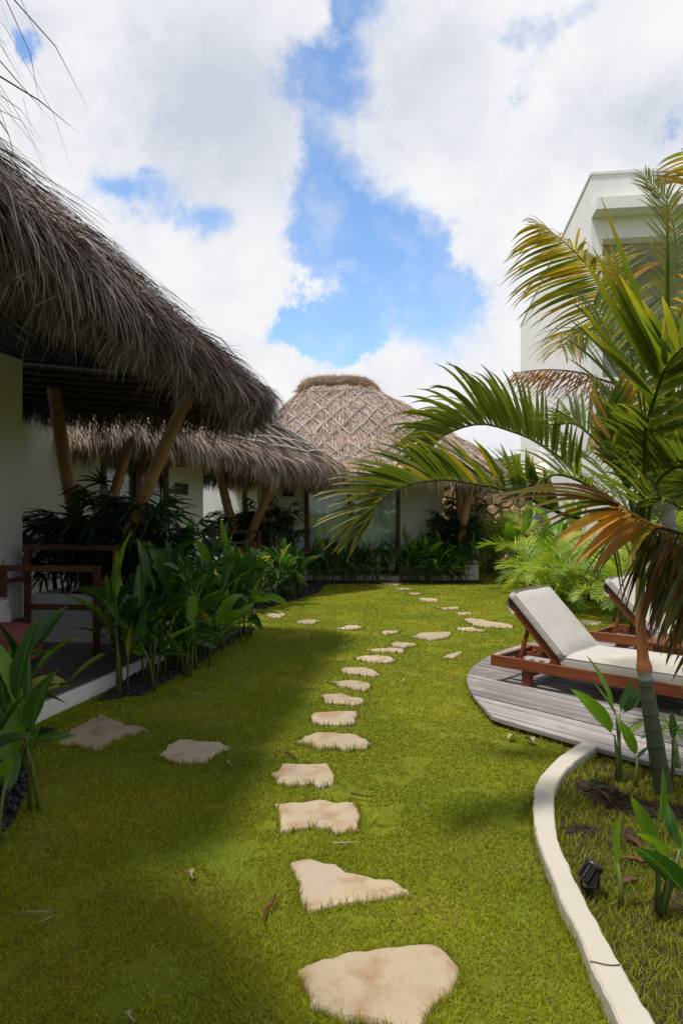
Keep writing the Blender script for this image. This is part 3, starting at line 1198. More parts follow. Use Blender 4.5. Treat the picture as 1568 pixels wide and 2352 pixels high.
# --- near villa
UA = Vector((.17, .985, 0))
VA = Vector((.985, -.17, 0))
v1 = thing('thatched_villa', (-3.4, 5, 0), 'near thatched villa with shaggy dark eave over its terrace', 'villa', 'thatched villas')
L1 = frame_pt((-3.36, 7.2, 0), -UA, VA)
villa_body(v1, L1, 4.6, 4.5, [(1.2, 3.6, 2.5)], h=3.1)
terrace(v1, [(-2.62, 2.3), (-2.15, 4.86), (-1.97, 5.72), (-1.78, 6.85), (-1.9, 7.12), (-3.3, 7.3), (-4.1, 2.6)])
E1 = [(-6.5, 2.5, 2.92), (-3.2, 2.48, 2.92), (-2.0, 2.5, 2.92), (-1.62, 2.85, 2.92), (-1.50, 4.3, 2.90), (-1.28, 6.0, 2.86), (-1.03, 7.25, 2.80), (-1.00, 7.85, 2.78), (-1.5, 8.12, 2.82), (-2.6, 8.25, 2.9), (-4.2, 8.45, 3.0), (-6.8, 8.9, 3.0)]  # near eave corner, out of view, set wide so it shades the left lawn
R1 = [(x_, y_, z_ - .34) for x_, y_, z_ in [(-5.2, 3.6, 5.7), (-5.0, 3.6, 5.75), (-4.9, 3.65, 5.8), (-4.75, 3.8, 5.8), (-4.6, 4.4, 5.8), (-4.45, 5.2, 5.8), (-4.35, 5.7, 5.75), (-4.3, 5.95, 5.72), (-4.35, 6.05, 5.72), (-4.5, 6.1, 5.72), (-4.8, 6.1, 5.7), (-5.4, 6.1, 5.7)]]
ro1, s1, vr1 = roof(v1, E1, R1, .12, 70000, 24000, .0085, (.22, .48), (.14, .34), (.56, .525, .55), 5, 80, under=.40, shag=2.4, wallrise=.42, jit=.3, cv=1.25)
# bamboo purlins under the eave
for k in range(7):
    f = .06 + k * .055
    e = catmull(E1, 80)
    r_ = catmull(R1, 80)
    pts = []
    for i in range(9, 78, 3):
        q = e[i] + (r_[i] - e[i]) * f
        pts.append((q[0], q[1], e[i][2] - .22 + .42 * f / .40))
    obj('purlin', MB().tube(pts, .035, 7), 'dark_wood', ro1, True)
V1B = Vector((-2.72, 7.62, .5))
bamboo(v1, V1B + Vector((-.06, .05, 0)), P(121, 880, 7.85), .078)
bamboo(v1, V1B + Vector((.10, -.12, 0)), P(432, 908, 7.25), .075)

# --- middle villa
WB = Vector((.41, .912, 0)).normalized()
NB = Vector((WB.y, -WB.x, 0))
v2 = thing('thatched_villa', (-3.2, 10.5, 0), 'middle thatched villa with woven lamp beside its door', 'villa', 'thatched villas')
L2 = frame_pt((-2.42, 11.96, 0), -WB, NB)
villa_body(v2, L2, 4.4, 4.2, [(.97, 2.45, 2.5)], h=3.0)
terrace(v2, [(-2.40, 12.5), (-1.30, 12.75), (-1.62, 11.6), (-2.0, 10.2), (-2.35, 8.9), (-4.0, 8.9)])
plaque(v2, L2, .45, .80, 1.80, 1.98, 'name_plaque')
plaque(v2, L2, .66, .76, 1.36, 1.48, 'light_switch')
E2 = [(-7, 9.7, 2.7), (-4.2, 9.2, 2.66), (-2.9, 9.0, 2.66), (-2.4, 9.2, 2.66), (-2.22, 9.9, 2.64), (-2.02, 10.6, 2.6), (-1.58, 11.35, 2.52), (-1.08, 11.98, 2.46), (-.52, 12.5, 2.42), (-.14, 12.95, 2.40), (-.2, 13.5, 2.40), (-1.0, 13.95, 2.42), (-2.5, 14.3, 2.45), (-6, 15.2, 2.5)]
R2 = [(-5.4, 10.6, 4.5), (-5.2, 10.6, 4.55), (-5.1, 10.7, 4.55), (-5.0, 10.8, 4.6), (-4.9, 10.95, 4.6), (-4.7, 11.2, 4.6), (-4.4, 11.5, 4.6), (-4.1, 11.75, 4.6), (-3.9, 11.95, 4.6), (-3.8, 12.1, 4.55), (-3.9, 12.3, 4.55), (-4.1, 12.4, 4.55), (-4.4, 12.4, 4.5), (-5, 12.4, 4.5)]
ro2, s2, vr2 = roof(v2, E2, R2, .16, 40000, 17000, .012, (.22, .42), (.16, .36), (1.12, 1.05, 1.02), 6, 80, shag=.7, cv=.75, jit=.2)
for k, (xa, ya, xb, yb, Ya, Yb) in enumerate([(496, 1035, 540, 1225, 12.9, 13.1), (657, 1050, 556, 1280, 12.6, 13.0), (607, 1085, 610, 1290, 13.4, 13.4)]):
    bamboo(v2, P(xb, yb, Yb), P(xa, ya, Ya), .085 if k < 2 else .06)
bamboo(v2, P(130, 1290, 9.2), P(86, 890, 9.0), .085)
bamboo(v2, P(225, 1290, 9.3), P(305, 1000, 9.1), .07)


def batten(par, pts, r=.02):
    return obj('batten', MB().tube(pts, r, 5), 'batten_wood', par)


def on(samp, vr, u, v, off=.05):
    p, T, S, n = samp(np.array([u]), np.array([v * vr]))
    return Vector(p[0]) + Vector(n[0]) * off * (1 if n[0][2] > 0 else -1)


for v in (.42, .50, .58, .66, .74):
    batten(ro2, [on(s2, vr2, u, v + .012 * math.sin(u * 40)) for u in np.linspace(.26, .70, 20)], .018)
for k in range(14):
    u0 = .27 + k * .032
    batten(ro2, [on(s2, vr2, u0 + .035 * t, .42 + .32 * t, .06) for t in np.linspace(0, 1, 5)], .016)

# --- far villa
v3 = thing('thatched_villa', (.2, 16.5, 0), 'far thatched villa with lattice of battens on its roof and glass doors', 'villa', 'thatched villas')
L3 = frame_pt((-1.9, 15.4, 0), (1, 0, 0), (0, -1, 0))
villa_body(v3, L3, 4.18, 4.5, [(1.07, 3.22, 2.48)], h=3.0)
terrace(v3, [(-1.85, 14.82), (2.95, 14.82), (2.95, 15.38), (-1.85, 15.38)])
plaque(v3, L3, .58, .84, 1.85, 2.0, 'name_plaque')
E3 = [(-2.7, 20, 2.5), (-2.6, 17, 2.46), (-2.5, 15, 2.44), (-2.1, 14.25, 2.42), (-1.2, 13.95, 2.42), (0, 13.88, 2.42), (1.2, 13.86, 2.42), (2.4, 13.92, 2.42), (3.15, 14.2, 2.42), (3.5, 14.9, 2.42), (3.65, 16.5, 2.44), (3.8, 20, 2.5)]
R3 = [(-.75, 17.6, 4.72), (-.78, 17.5, 4.72), (-.8, 17.4, 4.72), (-.78, 17.3, 4.72), (-.6, 17.25, 4.75), (-.2, 17.2, 4.76), (.2, 17.2, 4.76), (.45, 17.25, 4.75), (.6, 17.3, 4.72), (.65, 17.4, 4.70), (.65, 17.5, 4.70), (.6, 17.6, 4.70)]
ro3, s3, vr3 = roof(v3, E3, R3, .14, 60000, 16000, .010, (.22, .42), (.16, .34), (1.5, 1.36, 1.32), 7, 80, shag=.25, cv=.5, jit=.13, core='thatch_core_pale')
# ridge roll
pts = [(-1.08, 17.2, 4.50), (-.95, 17.2, 4.62), (-.7, 17.2, 4.73), (-.35, 17.18, 4.76), (0, 17.18, 4.76), (.35, 17.18, 4.75), (.62, 17.2, 4.68), (.8, 17.2, 4.58), (.95, 17.2, 4.44)]
rrp = catmull(pts, 30)
obj('ridge_roll', MB().tube([tuple(p) for p in rrp], [.04, .08, .12] + [.15] * 24 + [.12, .08, .04], 12), 'ridge_straw', ro3, True)
rgr = np.random.default_rng(91)
rv, rf = [], []
for k in range(2600):
    t_ = rgr.uniform(.04, .96)
    i_ = min(28, int(t_ * 29))
    c0_ = rrp[i_] + (rrp[i_ + 1] - rrp[i_]) * (t_ * 29 - i_)
    tg = rrp[i_ + 1] - rrp[i_]
    tg /= np.linalg.norm(tg)
    a = rgr.uniform(-.3, math.pi + .3)
    rad_ = .155 * min(1, .3 + 5 * min(t_, 1 - t_))
    rd_ = np.array([0, -math.cos(a), math.sin(a)])
    p_ = c0_ + rd_ * rad_
    d_ = tg * rgr.choice([-1, 1]) + np.cross(tg, rd_) * rgr.normal(0, .8) + rd_ * rgr.uniform(-.02, .12)
    d_ /= np.linalg.norm(d_)
    L_ = rgr.uniform(.12, .3)
    w_ = np.cross(d_, rd_) * .006
    b_ = len(rv) * 3
    rv.append(np.array([p_ - w_, p_ + w_, p_ + d_ * L_]))
    rf.append((b_, b_ + 1, b_ + 2))
cc_ = np.array([.27, .185, .115]) * rgr.uniform(.5, 1.5, (len(rv), 1))
o = link('ridge_straws', np_mesh('ridge_straws', np.concatenate(rv), np.array(rf), 'thatch_straw', np.repeat(cc_, 3, 0)), ro3)
o['kind'] = 'stuff'
# lattice
U0, U1 = .30, .70


def uv_at(x, v):
    """front face: u for a plan x at height row v"""
    best, bu = 9, .5
    for u in np.linspace(.27, .73, 140):
        q = on(s3, vr3, u, v, .0)
        if abs(q.x - x) < best:
            best, bu = abs(q.x - x), u
    return bu


def lattice(v0_, v1_, xs0, xs1, step):
    """crossed battens between two heights; xs: half width at top and foot"""
    dx = step * 1.35
    x = -xs1 + .15
    rowsN = 5
    while x < xs1 + dx:
        for sgn in (1, -1):
            pts = []
            for t in np.linspace(0, 1, rowsN):
                v = v1_ + (v0_ - v1_) * t
                xx = x + sgn * dx * t * (abs(v1_ - v0_) / .2)
                lim = xs1 + (xs0 - xs1) * t
                if abs(xx - .1) > lim + .02:
                    break
                pts.append(on(s3, vr3, uv_at(xx, v), v, .05 + .010 * sgn))
            if len(pts) > 1:
                batten(ro3, pts, .014)
        x += step


lattice(.14, .56, .75, 2.05, .42)
lattice(.61, .82, 2.1, 2.75, .5)
for v, lim in ((.13, .7), (.565, 2.1), (.60, 2.2), (.83, 2.9)):
    batten(ro3, [on(s3, vr3, uv_at(x, v), v, .06) for x in np.linspace(-lim, lim + .1, 15)], .017)
bamboo(v3, P(1058, 1245, 14.7), P(1088, 1085, 14.5), .085)
bamboo(v3, P(1066, 1245, 14.9), P(1050, 1085, 14.8), .07)
bamboo(v3, P(575, 1300, 15.0), P(560, 1085, 14.8), .07)

# --- planter walls


def planter(poly, h, label, m='planter_plaster'):
    cx = sum(p[0] for p in poly) / len(poly)
    cy = sum(p[1] for p in poly) / len(poly)
    t = thing('planter_wall', (cx, cy, 0), label, 'planter')
    n = len(poly)
    inn = [(cx + (p[0] - cx) * .86, cy + (p[1] - cy) * .8) for p in poly]
    a = sum(poly[i][0] * poly[(i + 1) % n][1] - poly[(i + 1) % n][0] * poly[i][1] for i in range(n))
    if a < 0:
        poly, inn = poly[::-1], inn[::-1]
    v = [(*p, 0) for p in poly] + [(*p, h) for p in poly] + [(*p, h) for p in inn] + [(*p, .2) for p in inn]
    f = []
    for i in range(n):
        j = (i + 1) % n
        f += [(i, j, n + j, n + i), (n + i, n + j, 2 * n + j, 2 * n + i), (2 * n + i, 2 * n + j, 3 * n + j, 3 * n + i)]
    obj('wall', MB().add(v, f), m, t, bevel=.012)
    obj('soil', MB().prism(inn, .1, h - .06), 'soil', t)
    return t


planter([(-3.34, 7.34), (-1.92, 7.12), (-1.80, 8.15), (-3.2, 8.4)], .62, 'low grey plastered planter wall behind the wooden rack on near terrace')
planter([(-2.36, 12.95), (-1.40, 12.85), (-1.30, 13.75), (-2.2, 13.95)], .62, 'low plastered planter wall between the middle and far villas')
t = thing('planter_wall', (2.9, 15, 0), 'short white planter wall end beside the far villa terrace', 'planter')
mb = MB()
obox(mb, frame_pt((2.68, 14.95, 0), (1, 0, 0), (0, 1, 0)), 0, .32, 0, 1.1, 0, .91)
obj('wall', mb, 'white_building', t, bevel=.012)

# --- white boundary wall and water heater between villas
t = tag(obj('boundary_wall', MB().cbox((-4.4, 18.3, 1.6), (4.4, .2, 3.2)), 'white_building', bevel=.01), 'white boundary wall seen in the gap between two villas', 'wall')
hb = thing('water_heater', (-2.95, 18.0, 1.5), 'white tapered tank mounted on the boundary wall between villas', 'tank')
mb = MB()
rows = []
c0 = P(548, 1097, 18.0)
for (dz, w_, d_) in ((-.36, .13, .13), (-.32, .17, .16), (.25, .22, .18), (.30, .21, .17), (.31, .10, .09)):
    rows.append([(c0.x + w_ * sx * k, c0.y + d_ * sy * k, c0.z + dz) for sx, sy, k in ((-1, -1, 1), (0, -1.08, 1), (1, -1, 1), (1.05, 0, 1), (1, 1, 1), (-1, 1, 1), (-1.05, 0, 1), (-1, -1, 1))])
obj('tank_body', mb.grid(rows), 'tank_plastic', hb, True)
obj('bracket', MB().cbox((c0.x + .26, c0.y + .05, c0.z + .02), (.05, .12, .5)), 'black_plastic', hb)
obj('pipe', MB().tube([(c0.x + .24, c0.y + .1, c0.z - .2), (c0.x + .2, c0.y + .12, c0.z - .5), (c0.x + .22, c0.y + .15, c0.z - 1.2)], .012, 6), 'black_plastic', hb)

# --- natural stone retaining wall on the right of the far villa
sw = thing('stone_wall', (4.2, 20, 0), 'ochre natural stone retaining wall behind the far villa', 'wall')
WX0, WX1, WZ, WY = 2.35, 5.9, 2.45, 19.6
mb = MB().box((WX0, WY + .08, 0), (WX1 - WX0, 0, 0), (0, .5, 0), (0, 0, WZ))
obj('mortar_bed', mb, 'mortar', sw)
rw = random.Random(9)
seeds = []
tries = 0
while len(seeds) < 110 and tries < 6000:
    tries += 1
    q = (rw.uniform(WX0, WX1), rw.uniform(0, WZ))
    if all((q[0] - s[0]) ** 2 + ((q[1] - s[1]) * 1.15) ** 2 > .235 ** 2 for s in seeds):
        seeds.append(q)
for s in seeds:
    cell = [(WX0, 0), (WX1, 0), (WX1, WZ), (WX0, WZ)]
    for o_ in seeds:
        if o_ is s or abs(o_[0] - s[0]) > 1 or abs(o_[1] - s[1]) > 1:
            continue
        dx, dz_ = s[0] - o_[0], s[1] - o_[1]
        l = math.hypot(dx, dz_)
        mx, mz = (s[0] + o_[0]) / 2, (s[1] + o_[1]) / 2
        cell = clip(cell, dx / l, dz_ / l, (mx * dx + mz * dz_) / l + .004)
        if len(cell) < 3:
            break
    if len(cell) < 3:
        continue
    cx = sum(p[0] for p in cell) / len(cell)
    cz = sum(p[1] for p in cell) / len(cell)
    n = len(cell)
    dep = rw.uniform(.03, .09)
    ti, tj = rw.uniform(-.12, .12), rw.uniform(-.12, .12)
    back = [(p[0] - cx, .10, p[1] - cz) for p in cell]
    fr = [((p[0] - cx) * .94, -dep * .35, (p[1] - cz) * .94) for p in cell]
    fr2 = [((p[0] - cx) * .68, -dep + ti * (p[0] - cx) + tj * (p[1] - cz), (p[1] - cz) * .68) for p in cell]
    mb = MB()
    fs = [tuple(range(2 * n, 3 * n))]
    for i in range(n):
        j = (i + 1) % n
        fs += [(i, j, n + j, n + i), (n + i, n + j, 2 * n + j, 2 * n + i)]
    mb.add(back + fr + fr2, fs)
    o = obj('stone', mb, 'wall_stone', sw)
    o.matrix_basis = Matrix.Translation((cx, WY, cz))

# ------------------------------------------------------------------ white building on the right
wb = thing('white_building', (6, 16, 0), 'tall plain white building with ledge and open loggia', 'building')
SD = Vector((.134, .991, 0))
FD = Vector((.991, -.134, 0))
LB = frame_pt((4.385, 12, 0), FD, -SD)      # y: outwards to the camera
H = 7.42
mb = MB()
obox(mb, LB, 0, 5, -9.9, -1.6, 0, H)            # main mass behind the loggia
obox(mb, LB, 0, .19, -1.6, 0, 0, H)             # left pier and side wall
obox(mb, LB, .19, 5, -1.6, 0, 6.29, H)          # lintel and parapet
obox(mb, LB, .19, 5, -1.6, 0, 0, 3.86)          # below the loggia
obj('wall', mb, 'white_building', wb)
mb = MB()
obox(mb, LB, .002, 5, .001, .36, 6.66, 6.88)
obj('ledge', mb, 'white_building', wb, bevel=.01)
mb = MB()
obox(mb, LB, -.02, 5, -9.92, .02, H + .001, H + .045)
obj('coping', mb, 'white_building', wb)
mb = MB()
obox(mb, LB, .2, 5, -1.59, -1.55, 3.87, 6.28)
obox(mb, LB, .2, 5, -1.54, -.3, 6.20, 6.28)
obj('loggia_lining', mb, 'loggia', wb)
mb = MB()
obox(mb, LB, .9, 3.2, .004, .03, 1.0, 3.0)
wf = obj('window', mb, 'dark_plaque', wb)
mb = MB()
obox(mb, LB, .96, 3.14, .031, .036, 1.06, 2.94)
obj('pane', mb, 'lens_glass', wf)

# parasol in front of it
pc = P(1262, 1047, 17.5)
ps = thing('parasol', (pc.x, pc.y, 0), 'open cream parasol by the side of the white building', 'umbrella')
hw = 1.0
zt, zb = pc.z, P(1180, 1090, 17.5).z
mb = MB()
top = (pc.x, pc.y, zt)
cor = [(pc.x - hw, pc.y - hw, zb), (pc.x + hw, pc.y - hw, zb), (pc.x + hw, pc.y + hw, zb), (pc.x - hw, pc.y + hw, zb)]
for i in range(4):
    a, b = Vector(cor[i]), Vector(cor[(i + 1) % 4])
    rows = []
    for k in range(7):
        t_ = k / 6
        rows.append([tuple(Vector(top).lerp(a.lerp(b, s), t_) + Vector((0, 0, -.08 * math.sin(math.pi * t_) - (.03 * math.sin(math.pi * s) * -t_)))) for s in np.linspace(0, 1, 7)])
    mb.grid(rows)
    mb.add([a, b, b + Vector((0, 0, -.13)), a + Vector((0, 0, -.13))], [(0, 1, 2, 3)])
obj('canopy', mb, 'parasol_cloth', ps)
obj('pole', MB().tube([(pc.x, pc.y, 0), (pc.x, pc.y, zt + .06)], .025, 8), 'teak', ps)
for i in range(4):
    obj('rib', MB().tube([(pc.x, pc.y, zt - .05), tuple(Vector(cor[i]) + Vector((0, 0, .0)))], .012, 5), 'teak', ps)

# ------------------------------------------------------------------ sun loungers and side table
LA = Vector((.724, -.69, 0)).normalized()
ang = math.atan2(LA.y, LA.x)


def soft_box(x0, x1, y0, y1, z0, z1, nx=14, ny=8, puff=.012, seed=0):
    """a cushion: rounded, slightly puffed block"""
    rr = random.Random(seed)
    mb = MB()
    top, bot = [], []
    for i in range(nx + 1):
        ra, rb = [], []
        for j in range(ny + 1):
            u, v = i / nx, j / ny
            eu = min(u, 1 - u) * (x1 - x0)
            ev = min(v, 1 - v) * (y1 - y0)
            e = min(1, eu / .05) ** .5 * min(1, ev / .05) ** .5
            x = x0 + (x1 - x0) * u
            y = y0 + (y1 - y0) * v
            k = puff * math.sin(math.pi * u) ** .5 * math.sin(math.pi * v) ** .5 if 0 < u < 1 and 0 < v < 1 else 0
            h = (z1 - z0)
            w_ = rr.uniform(-.0025, .0025) if 0 < u < 1 and 0 < v < 1 else 0
            ra.append((x, y, z1 - h * .22 * (1 - e) + k + w_))
            rb.append((x, y, z0 + h * .18 * (1 - e)))
        top.append(ra)
        bot.append(rb)
    mb.grid(top)
    mb.grid([list(reversed(r_)) for r_ in bot])
    rim_t = top[0] + [r_[-1] for r_ in top[1:]] + list(reversed(top[-1][:-1])) + [r_[0] for r_ in reversed(top[1:-1])]
    rim_b = bot[0] + [r_[-1] for r_ in bot[1:]] + list(reversed(bot[-1][:-1])) + [r_[0] for r_ in reversed(bot[1:-1])]
    n = len(rim_t)
    cx, cy = (x0 + x1) / 2, (y0 + y1) / 2
    rim_m = []
    for a, b in zip(rim_t, rim_b):
        dx, dy = a[0] - cx, a[1] - cy
        l = math.hypot(dx, dy)
        rim_m.append((a[0] + dx / l * .008, a[1] + dy / l * .008, (a[2] + b[2]) / 2))
    mb.add(rim_t + rim_m + rim_b, [(n + i, n + (i + 1) % n, (i + 1) % n, i) for i in range(n)] + [(2 * n + i, 2 * n + (i + 1) % n, n + (i + 1) % n, n + i) for i in range(n)])
    mb.rim = rim_t
    return mb


def piping(mb, par):
    pts = mb.rim + [mb.rim[0]]
    obj('piping', MB().tube(pts, .0045, 5, None, False), 'cushion', par, True)


def lounger(loc, label):
    t = thing('sun_lounger', loc, label, 'sun lounger', 'sun loungers on the deck', local=True, rz=ang)
    W, LN = .64, 2.02
    zr0, zr1 = .135, .225
    for y in (0, W - .035):
        obj('side_rail', MB().cbox((LN / 2, y + .0175, (zr0 + zr1) / 2), (LN, .035, zr1 - zr0)), 'teak', t, bevel=.004)
    for x in (.02, LN - .06):
        obj('end_rail', MB().cbox((x + .02, W / 2, (zr0 + zr1) / 2), (.035, W - .072, zr1 - zr0 - .01)), 'teak', t, bevel=.004)
    for x in (.27, LN - .35):
        for y in (.037, W - .102):
            obj('leg', MB().cbox((x + .0375, y + .0325, .1), (.075, .064, .2)), 'teak', t, bevel=.005)
        obj('cross_bar', MB().cbox((x + .0375, W / 2, .09), (.03, W - .21, .045)), 'teak', t, bevel=.003)
    # notched bearer rails for the prop
    for y in (.12, W - .155):
        mb = MB()
        mb.cbox((.33, y + .0175, .17), (.52, .033, .03))
        for k in range(5):
            mb.cbox((.14 + k * .085, y + .0175, .196), (.035, .033, .022))
        obj('notched_rail', mb, 'teak', t)
    for k in range(9):
        x = .66 + k * .15
        obj('slat', MB().cbox((x, W / 2, zr1 - .06), (.07, W - .074, .018)), 'teak', t, bevel=.003)
    # backrest
    hx, hz, an = .60, .215, R(134)
    d = Vector((math.cos(an), 0, math.sin(an)))
    nrm = Vector((math.sin(an), 0, -math.cos(an)))
    BL = .625
    br = MB()
    for y in (.04, W - .075):
        br.box(Vector((hx, y, hz)) - nrm * .03, d * BL, (0, .035, 0), nrm * .06)
    b = obj('backrest', br, 'teak', t, bevel=.004)
    for k in range(6):
        o0 = Vector((hx, .076, hz)) + d * (.03 + k * .105) + nrm * .005
        obj('slat', MB().box(o0, d * .065, (0, W - .152, 0), nrm * .018), 'teak', b)
    for y in (.09, W - .115):
        p0 = Vector((hx, y, hz)) + d * .40 - nrm * .03
        p1 = Vector((.22, y, .20))
        dd = p1 - p0
        s = dd.normalized().cross(Vector((0, 1, 0))) * .03
        obj('prop_arm', MB().box(p0 - s / 2, dd, (0, .025, 0), s), 'teak', b)
    # cushions
    m1 = soft_box(hx + .03, LN - .01, .012, W - .012, zr1 - .03, zr1 + .095, 20, 8, .012, 1)
    piping(m1, obj('seat_cushion', m1, 'cushion', t, True))
    m2 = soft_box(0, .645, .005, W - .005, 0, .09, 12, 8, .016, 2)
    M = Matrix((( d.x, 0, nrm.x, hx + .02), (0, 1, 0, 0), (d.z, 0, nrm.z, hz + .03), (0, 0, 0, 1)))
    M = M @ Matrix.Translation((.02, 0, .004))
    m2.v = [tuple(M @ Vector(p)) for p in m2.v]
    m2.rim = [tuple(M @ Vector(p)) for p in m2.rim]
    piping(m2, obj('back_cushion', m2, 'cushion', t, True))
    # head flap of the cover hanging over the top of the backrest
    m3 = MB()
    rows = []
    for k in range(6):
        s = k / 5
        row = []
        for j in range(9):
            y = .003 + (W - .006) * j / 8
            q = Vector((hx + .02, y, hz + .03)) + d * (.669 - .02 * math.sin(s * 3) - .13 * max(0, s - .4) / .6) + nrm * (.092 - .145 * min(1, s / .5))
            q += nrm * (.004 * math.sin(j * 1.7 + k))
            row.append(tuple(q))
        rows.append(row)
    obj('cushion_flap', m3.grid(rows), 'cushion', t, True)
    return t


LB0 = Vector((1.266, 5.81, DZ))
lounger(LB0, 'front sun lounger with plain cream cushion and teak frame at deck end')
lounger(LB0 + Vector((1.24, 1.15, 0)), 'rear sun lounger with creased cream cushion half behind palm trunk')
BB = Vector((-LA.y, LA.x, 0))
t = thing('side_table', LB0 + LA * .98 + BB * .82, 'low square teak side table between the two loungers', 'side table', local=True, rz=ang)
S = .48
for y in range(5):
    obj('top_slat', MB().cbox((S / 2, .048 + y * .096, .335), (S, .09, .03)), 'teak', t, bevel=.004)
for x in (.035, S - .035):
    for y in (.035, S - .035):
        obj('leg', MB().cbox((x, y, .16), (.06, .06, .319)), 'teak', t, bevel=.004)
for (c_, d_) in (((S / 2, .03, .275), (S - .132, .022, .08)), ((S / 2, S - .03, .275), (S - .132, .022, .08)), ((.03, S / 2, .275), (.022, S - .132, .08)), ((S - .03, S / 2, .275), (.022, S - .132, .08))):
    obj('apron', MB().cbox(c_, d_), 'teak', t)

# ------------------------------------------------------------------ terrace furniture


def towel_rack(loc, rz, w, label):
    t = thing('towel_rack', loc, label, 'towel rack', 'wooden towel racks', local=True, rz=rz)
    b = .055
    for (y, h) in ((0, 1.04), (-.42, .86)):
        for x in (0, w - b):
            obj('post', MB().cbox((x + b / 2, y, h / 2), (b, b, h)), 'rack_wood', t, bevel=.004)
        obj('top_rail', MB().cbox((w / 2, y, h - b / 2), (w - 2 * b - .002, b, b)), 'rack_wood', t, bevel=.004)
    obj('middle_rail', MB().cbox((w / 2, 0, .40), (w - 2 * b - .002, .035, b)), 'rack_wood', t)
    for z in (.28, .70):
        for x in (b / 2, w - b / 2):
            obj('side_rail', MB().cbox((x, -.21, z), (.035, .42 - b - .002, .045)), 'rack_wood', t)
    return t


towel_rack((-3.25, 7.02, .126), R(-6), 1.0, 'brown wooden towel rack on the near terrace in front of planter')
towel_rack((-2.42, 12.55, .126), R(-4), .95, 'brown wooden towel rack on the middle villa terrace')


def stool(loc, w, d, h, label, name='stool', cat='stool'):
    t = thing(name, loc, label, cat, local=True)
    obj('seat' if name == 'stool' else 'table_top', MB().cbox((0, 0, h - .02), (w, d, .04)), 'teak', t, bevel=.012)
    for sx in (-1, 1):
        for sy in (-1, 1):
            obj('leg', MB().tube([(sx * w * .36, sy * d * .36, h - .041), (sx * w * .46, sy * d * .46, 0)], [.022, .014], 8), 'teak', t, True)
    return t


c_ = P(925, 1262, 15.1)
stool((c_.x - .12, 15.1, .126), .5, .4, .52, 'small wooden table by the far villa glass door', 'terrace_table', 'table')
stool((c_.x + .42, 15.15, .126), .42, .4, .5, 'wooden stool beside the small table at the far villa')

# woven lamp on middle villa wall
lc = P(402, 1053, 11.0)
wl_ = thing('woven_lamp', lc, 'round woven rattan lamp hanging beside the middle villa door', 'lamp')
mb = MB()
prof = [(.05, .14), (.13, .12), (.20, .06), (.23, -.02), (.21, -.10), (.15, -.15), (.05, -.17)]
rows = []
for r_, z in prof:
    rows.append([(lc.x + r_ * math.cos(a), lc.y + r_ * math.sin(a), lc.z + z * .8) for a in np.linspace(0, 2 * math.pi, 21)])
obj('lamp_shade', mb.grid(rows), 'woven', wl_)
for k in range(12):
    a = k * math.pi / 6
    obj('cane_rib', MB().tube([(lc.x + (r_ + .006) * math.cos(a), lc.y + (r_ + .006) * math.sin(a), lc.z + z * .8) for r_, z in prof], .007, 4), 'woven', wl_)
obj('cord', MB().tube([(lc.x, lc.y, lc.z + .1), (lc.x, lc.y, lc.z + 1.1)], .008, 5), 'black_plastic', wl_)

# white pot with a bare twig and red cushion on the near terrace
pp = Vector((-3.28, 6.35, .126))
pot = thing('plant_pot', pp, 'round white pot with bare twigs on the near terrace', 'pot', local=True)
prof = [(.12, 0), (.17, .08), (.20, .25), (.19, .42), (.165, .52), (.185, .56), (.165, .56), (.15, .5)]
obj('pot_body', MB().grid([[(r_ * math.cos(a), r_ * math.sin(a), z) for a in np.linspace(0, 2 * math.pi, 25)] for r_, z in prof]), 'white_plaster', pot, True)
obj('soil', MB().add([(.155 * math.cos(a), .155 * math.sin(a), .50) for a in np.linspace(0, 2 * math.pi, 18)[:-1]], [tuple(range(17))]), 'soil', pot)
for k in range(4):
    a = k * 1.7
    obj('twig', MB().tube([(.02 * k, 0, .49), (.06 * math.cos(a), .06 * math.sin(a), .75), (.16 * math.cos(a), .16 * math.sin(a), .95 + .05 * k)], [.009, .007, .003], 5), 'twig', pot, True)
rc = soft_box(-.24, .24, -.2, .2, 0, .34, 10, 10, .05, 3)
o = obj('floor_cushion', rc, 'red_fabric', None, True)
o.location = (-2.98, 6.05, .127)
tag(o, 'faded red floor cushion beside the white pot', 'cushion')

# ------------------------------------------------------------------ garden spotlight
sb = Vector((.958, 2.64, 0))
sp = thing('garden_spotlight', sb, 'small black garden spotlight on a stake beside the kerb', 'spotlight', local=True)
obj('stake', MB().tube([(0, 0, -.05), (0, 0, .045)], [.012, .018], 8), 'black_plastic', sp)
br = MB()
br.cbox((0, 0, .048), (.062, .016, .008))
br.box((-.034, -.008, .046), (.007, 0, 0), (0, .016, 0), (-.006, .0, .055))
br.box((.027, -.008, .046), (.007, 0, 0), (0, .016, 0), (.006, .0, .055))
obj('bracket', br, 'black_plastic', sp)
hd = Vector((.55, .25, .62)).normalized()
hc = Vector((0, 0, .105))
hb_ = obj('head', MB().tube([hc - hd * .042, hc - hd * .036, hc + hd * .02, hc + hd * .024, hc + hd * .040], [.018, .026, .031, .037, .037], 20), 'black_plastic', sp, True)
hu = hd.cross(Vector((0, 0, 1))).normalized()
hv = hd.cross(hu)
for k in range(10):
    a = k * math.pi * 2 / 10
    q = hu * math.cos(a) + hv * math.sin(a)
    s_ = hd.cross(q) * .003
    obj('fin', MB().box(hc - hd * .034 + q * .022 - s_ / 2, hd * .052, q * .013, s_), 'black_plastic', hb_)
obj('lens', MB().tube([hc + hd * .0402, hc + hd * .042], [.031, .030], 20), 'lens_glass', hb_)

# ------------------------------------------------------------------ plants


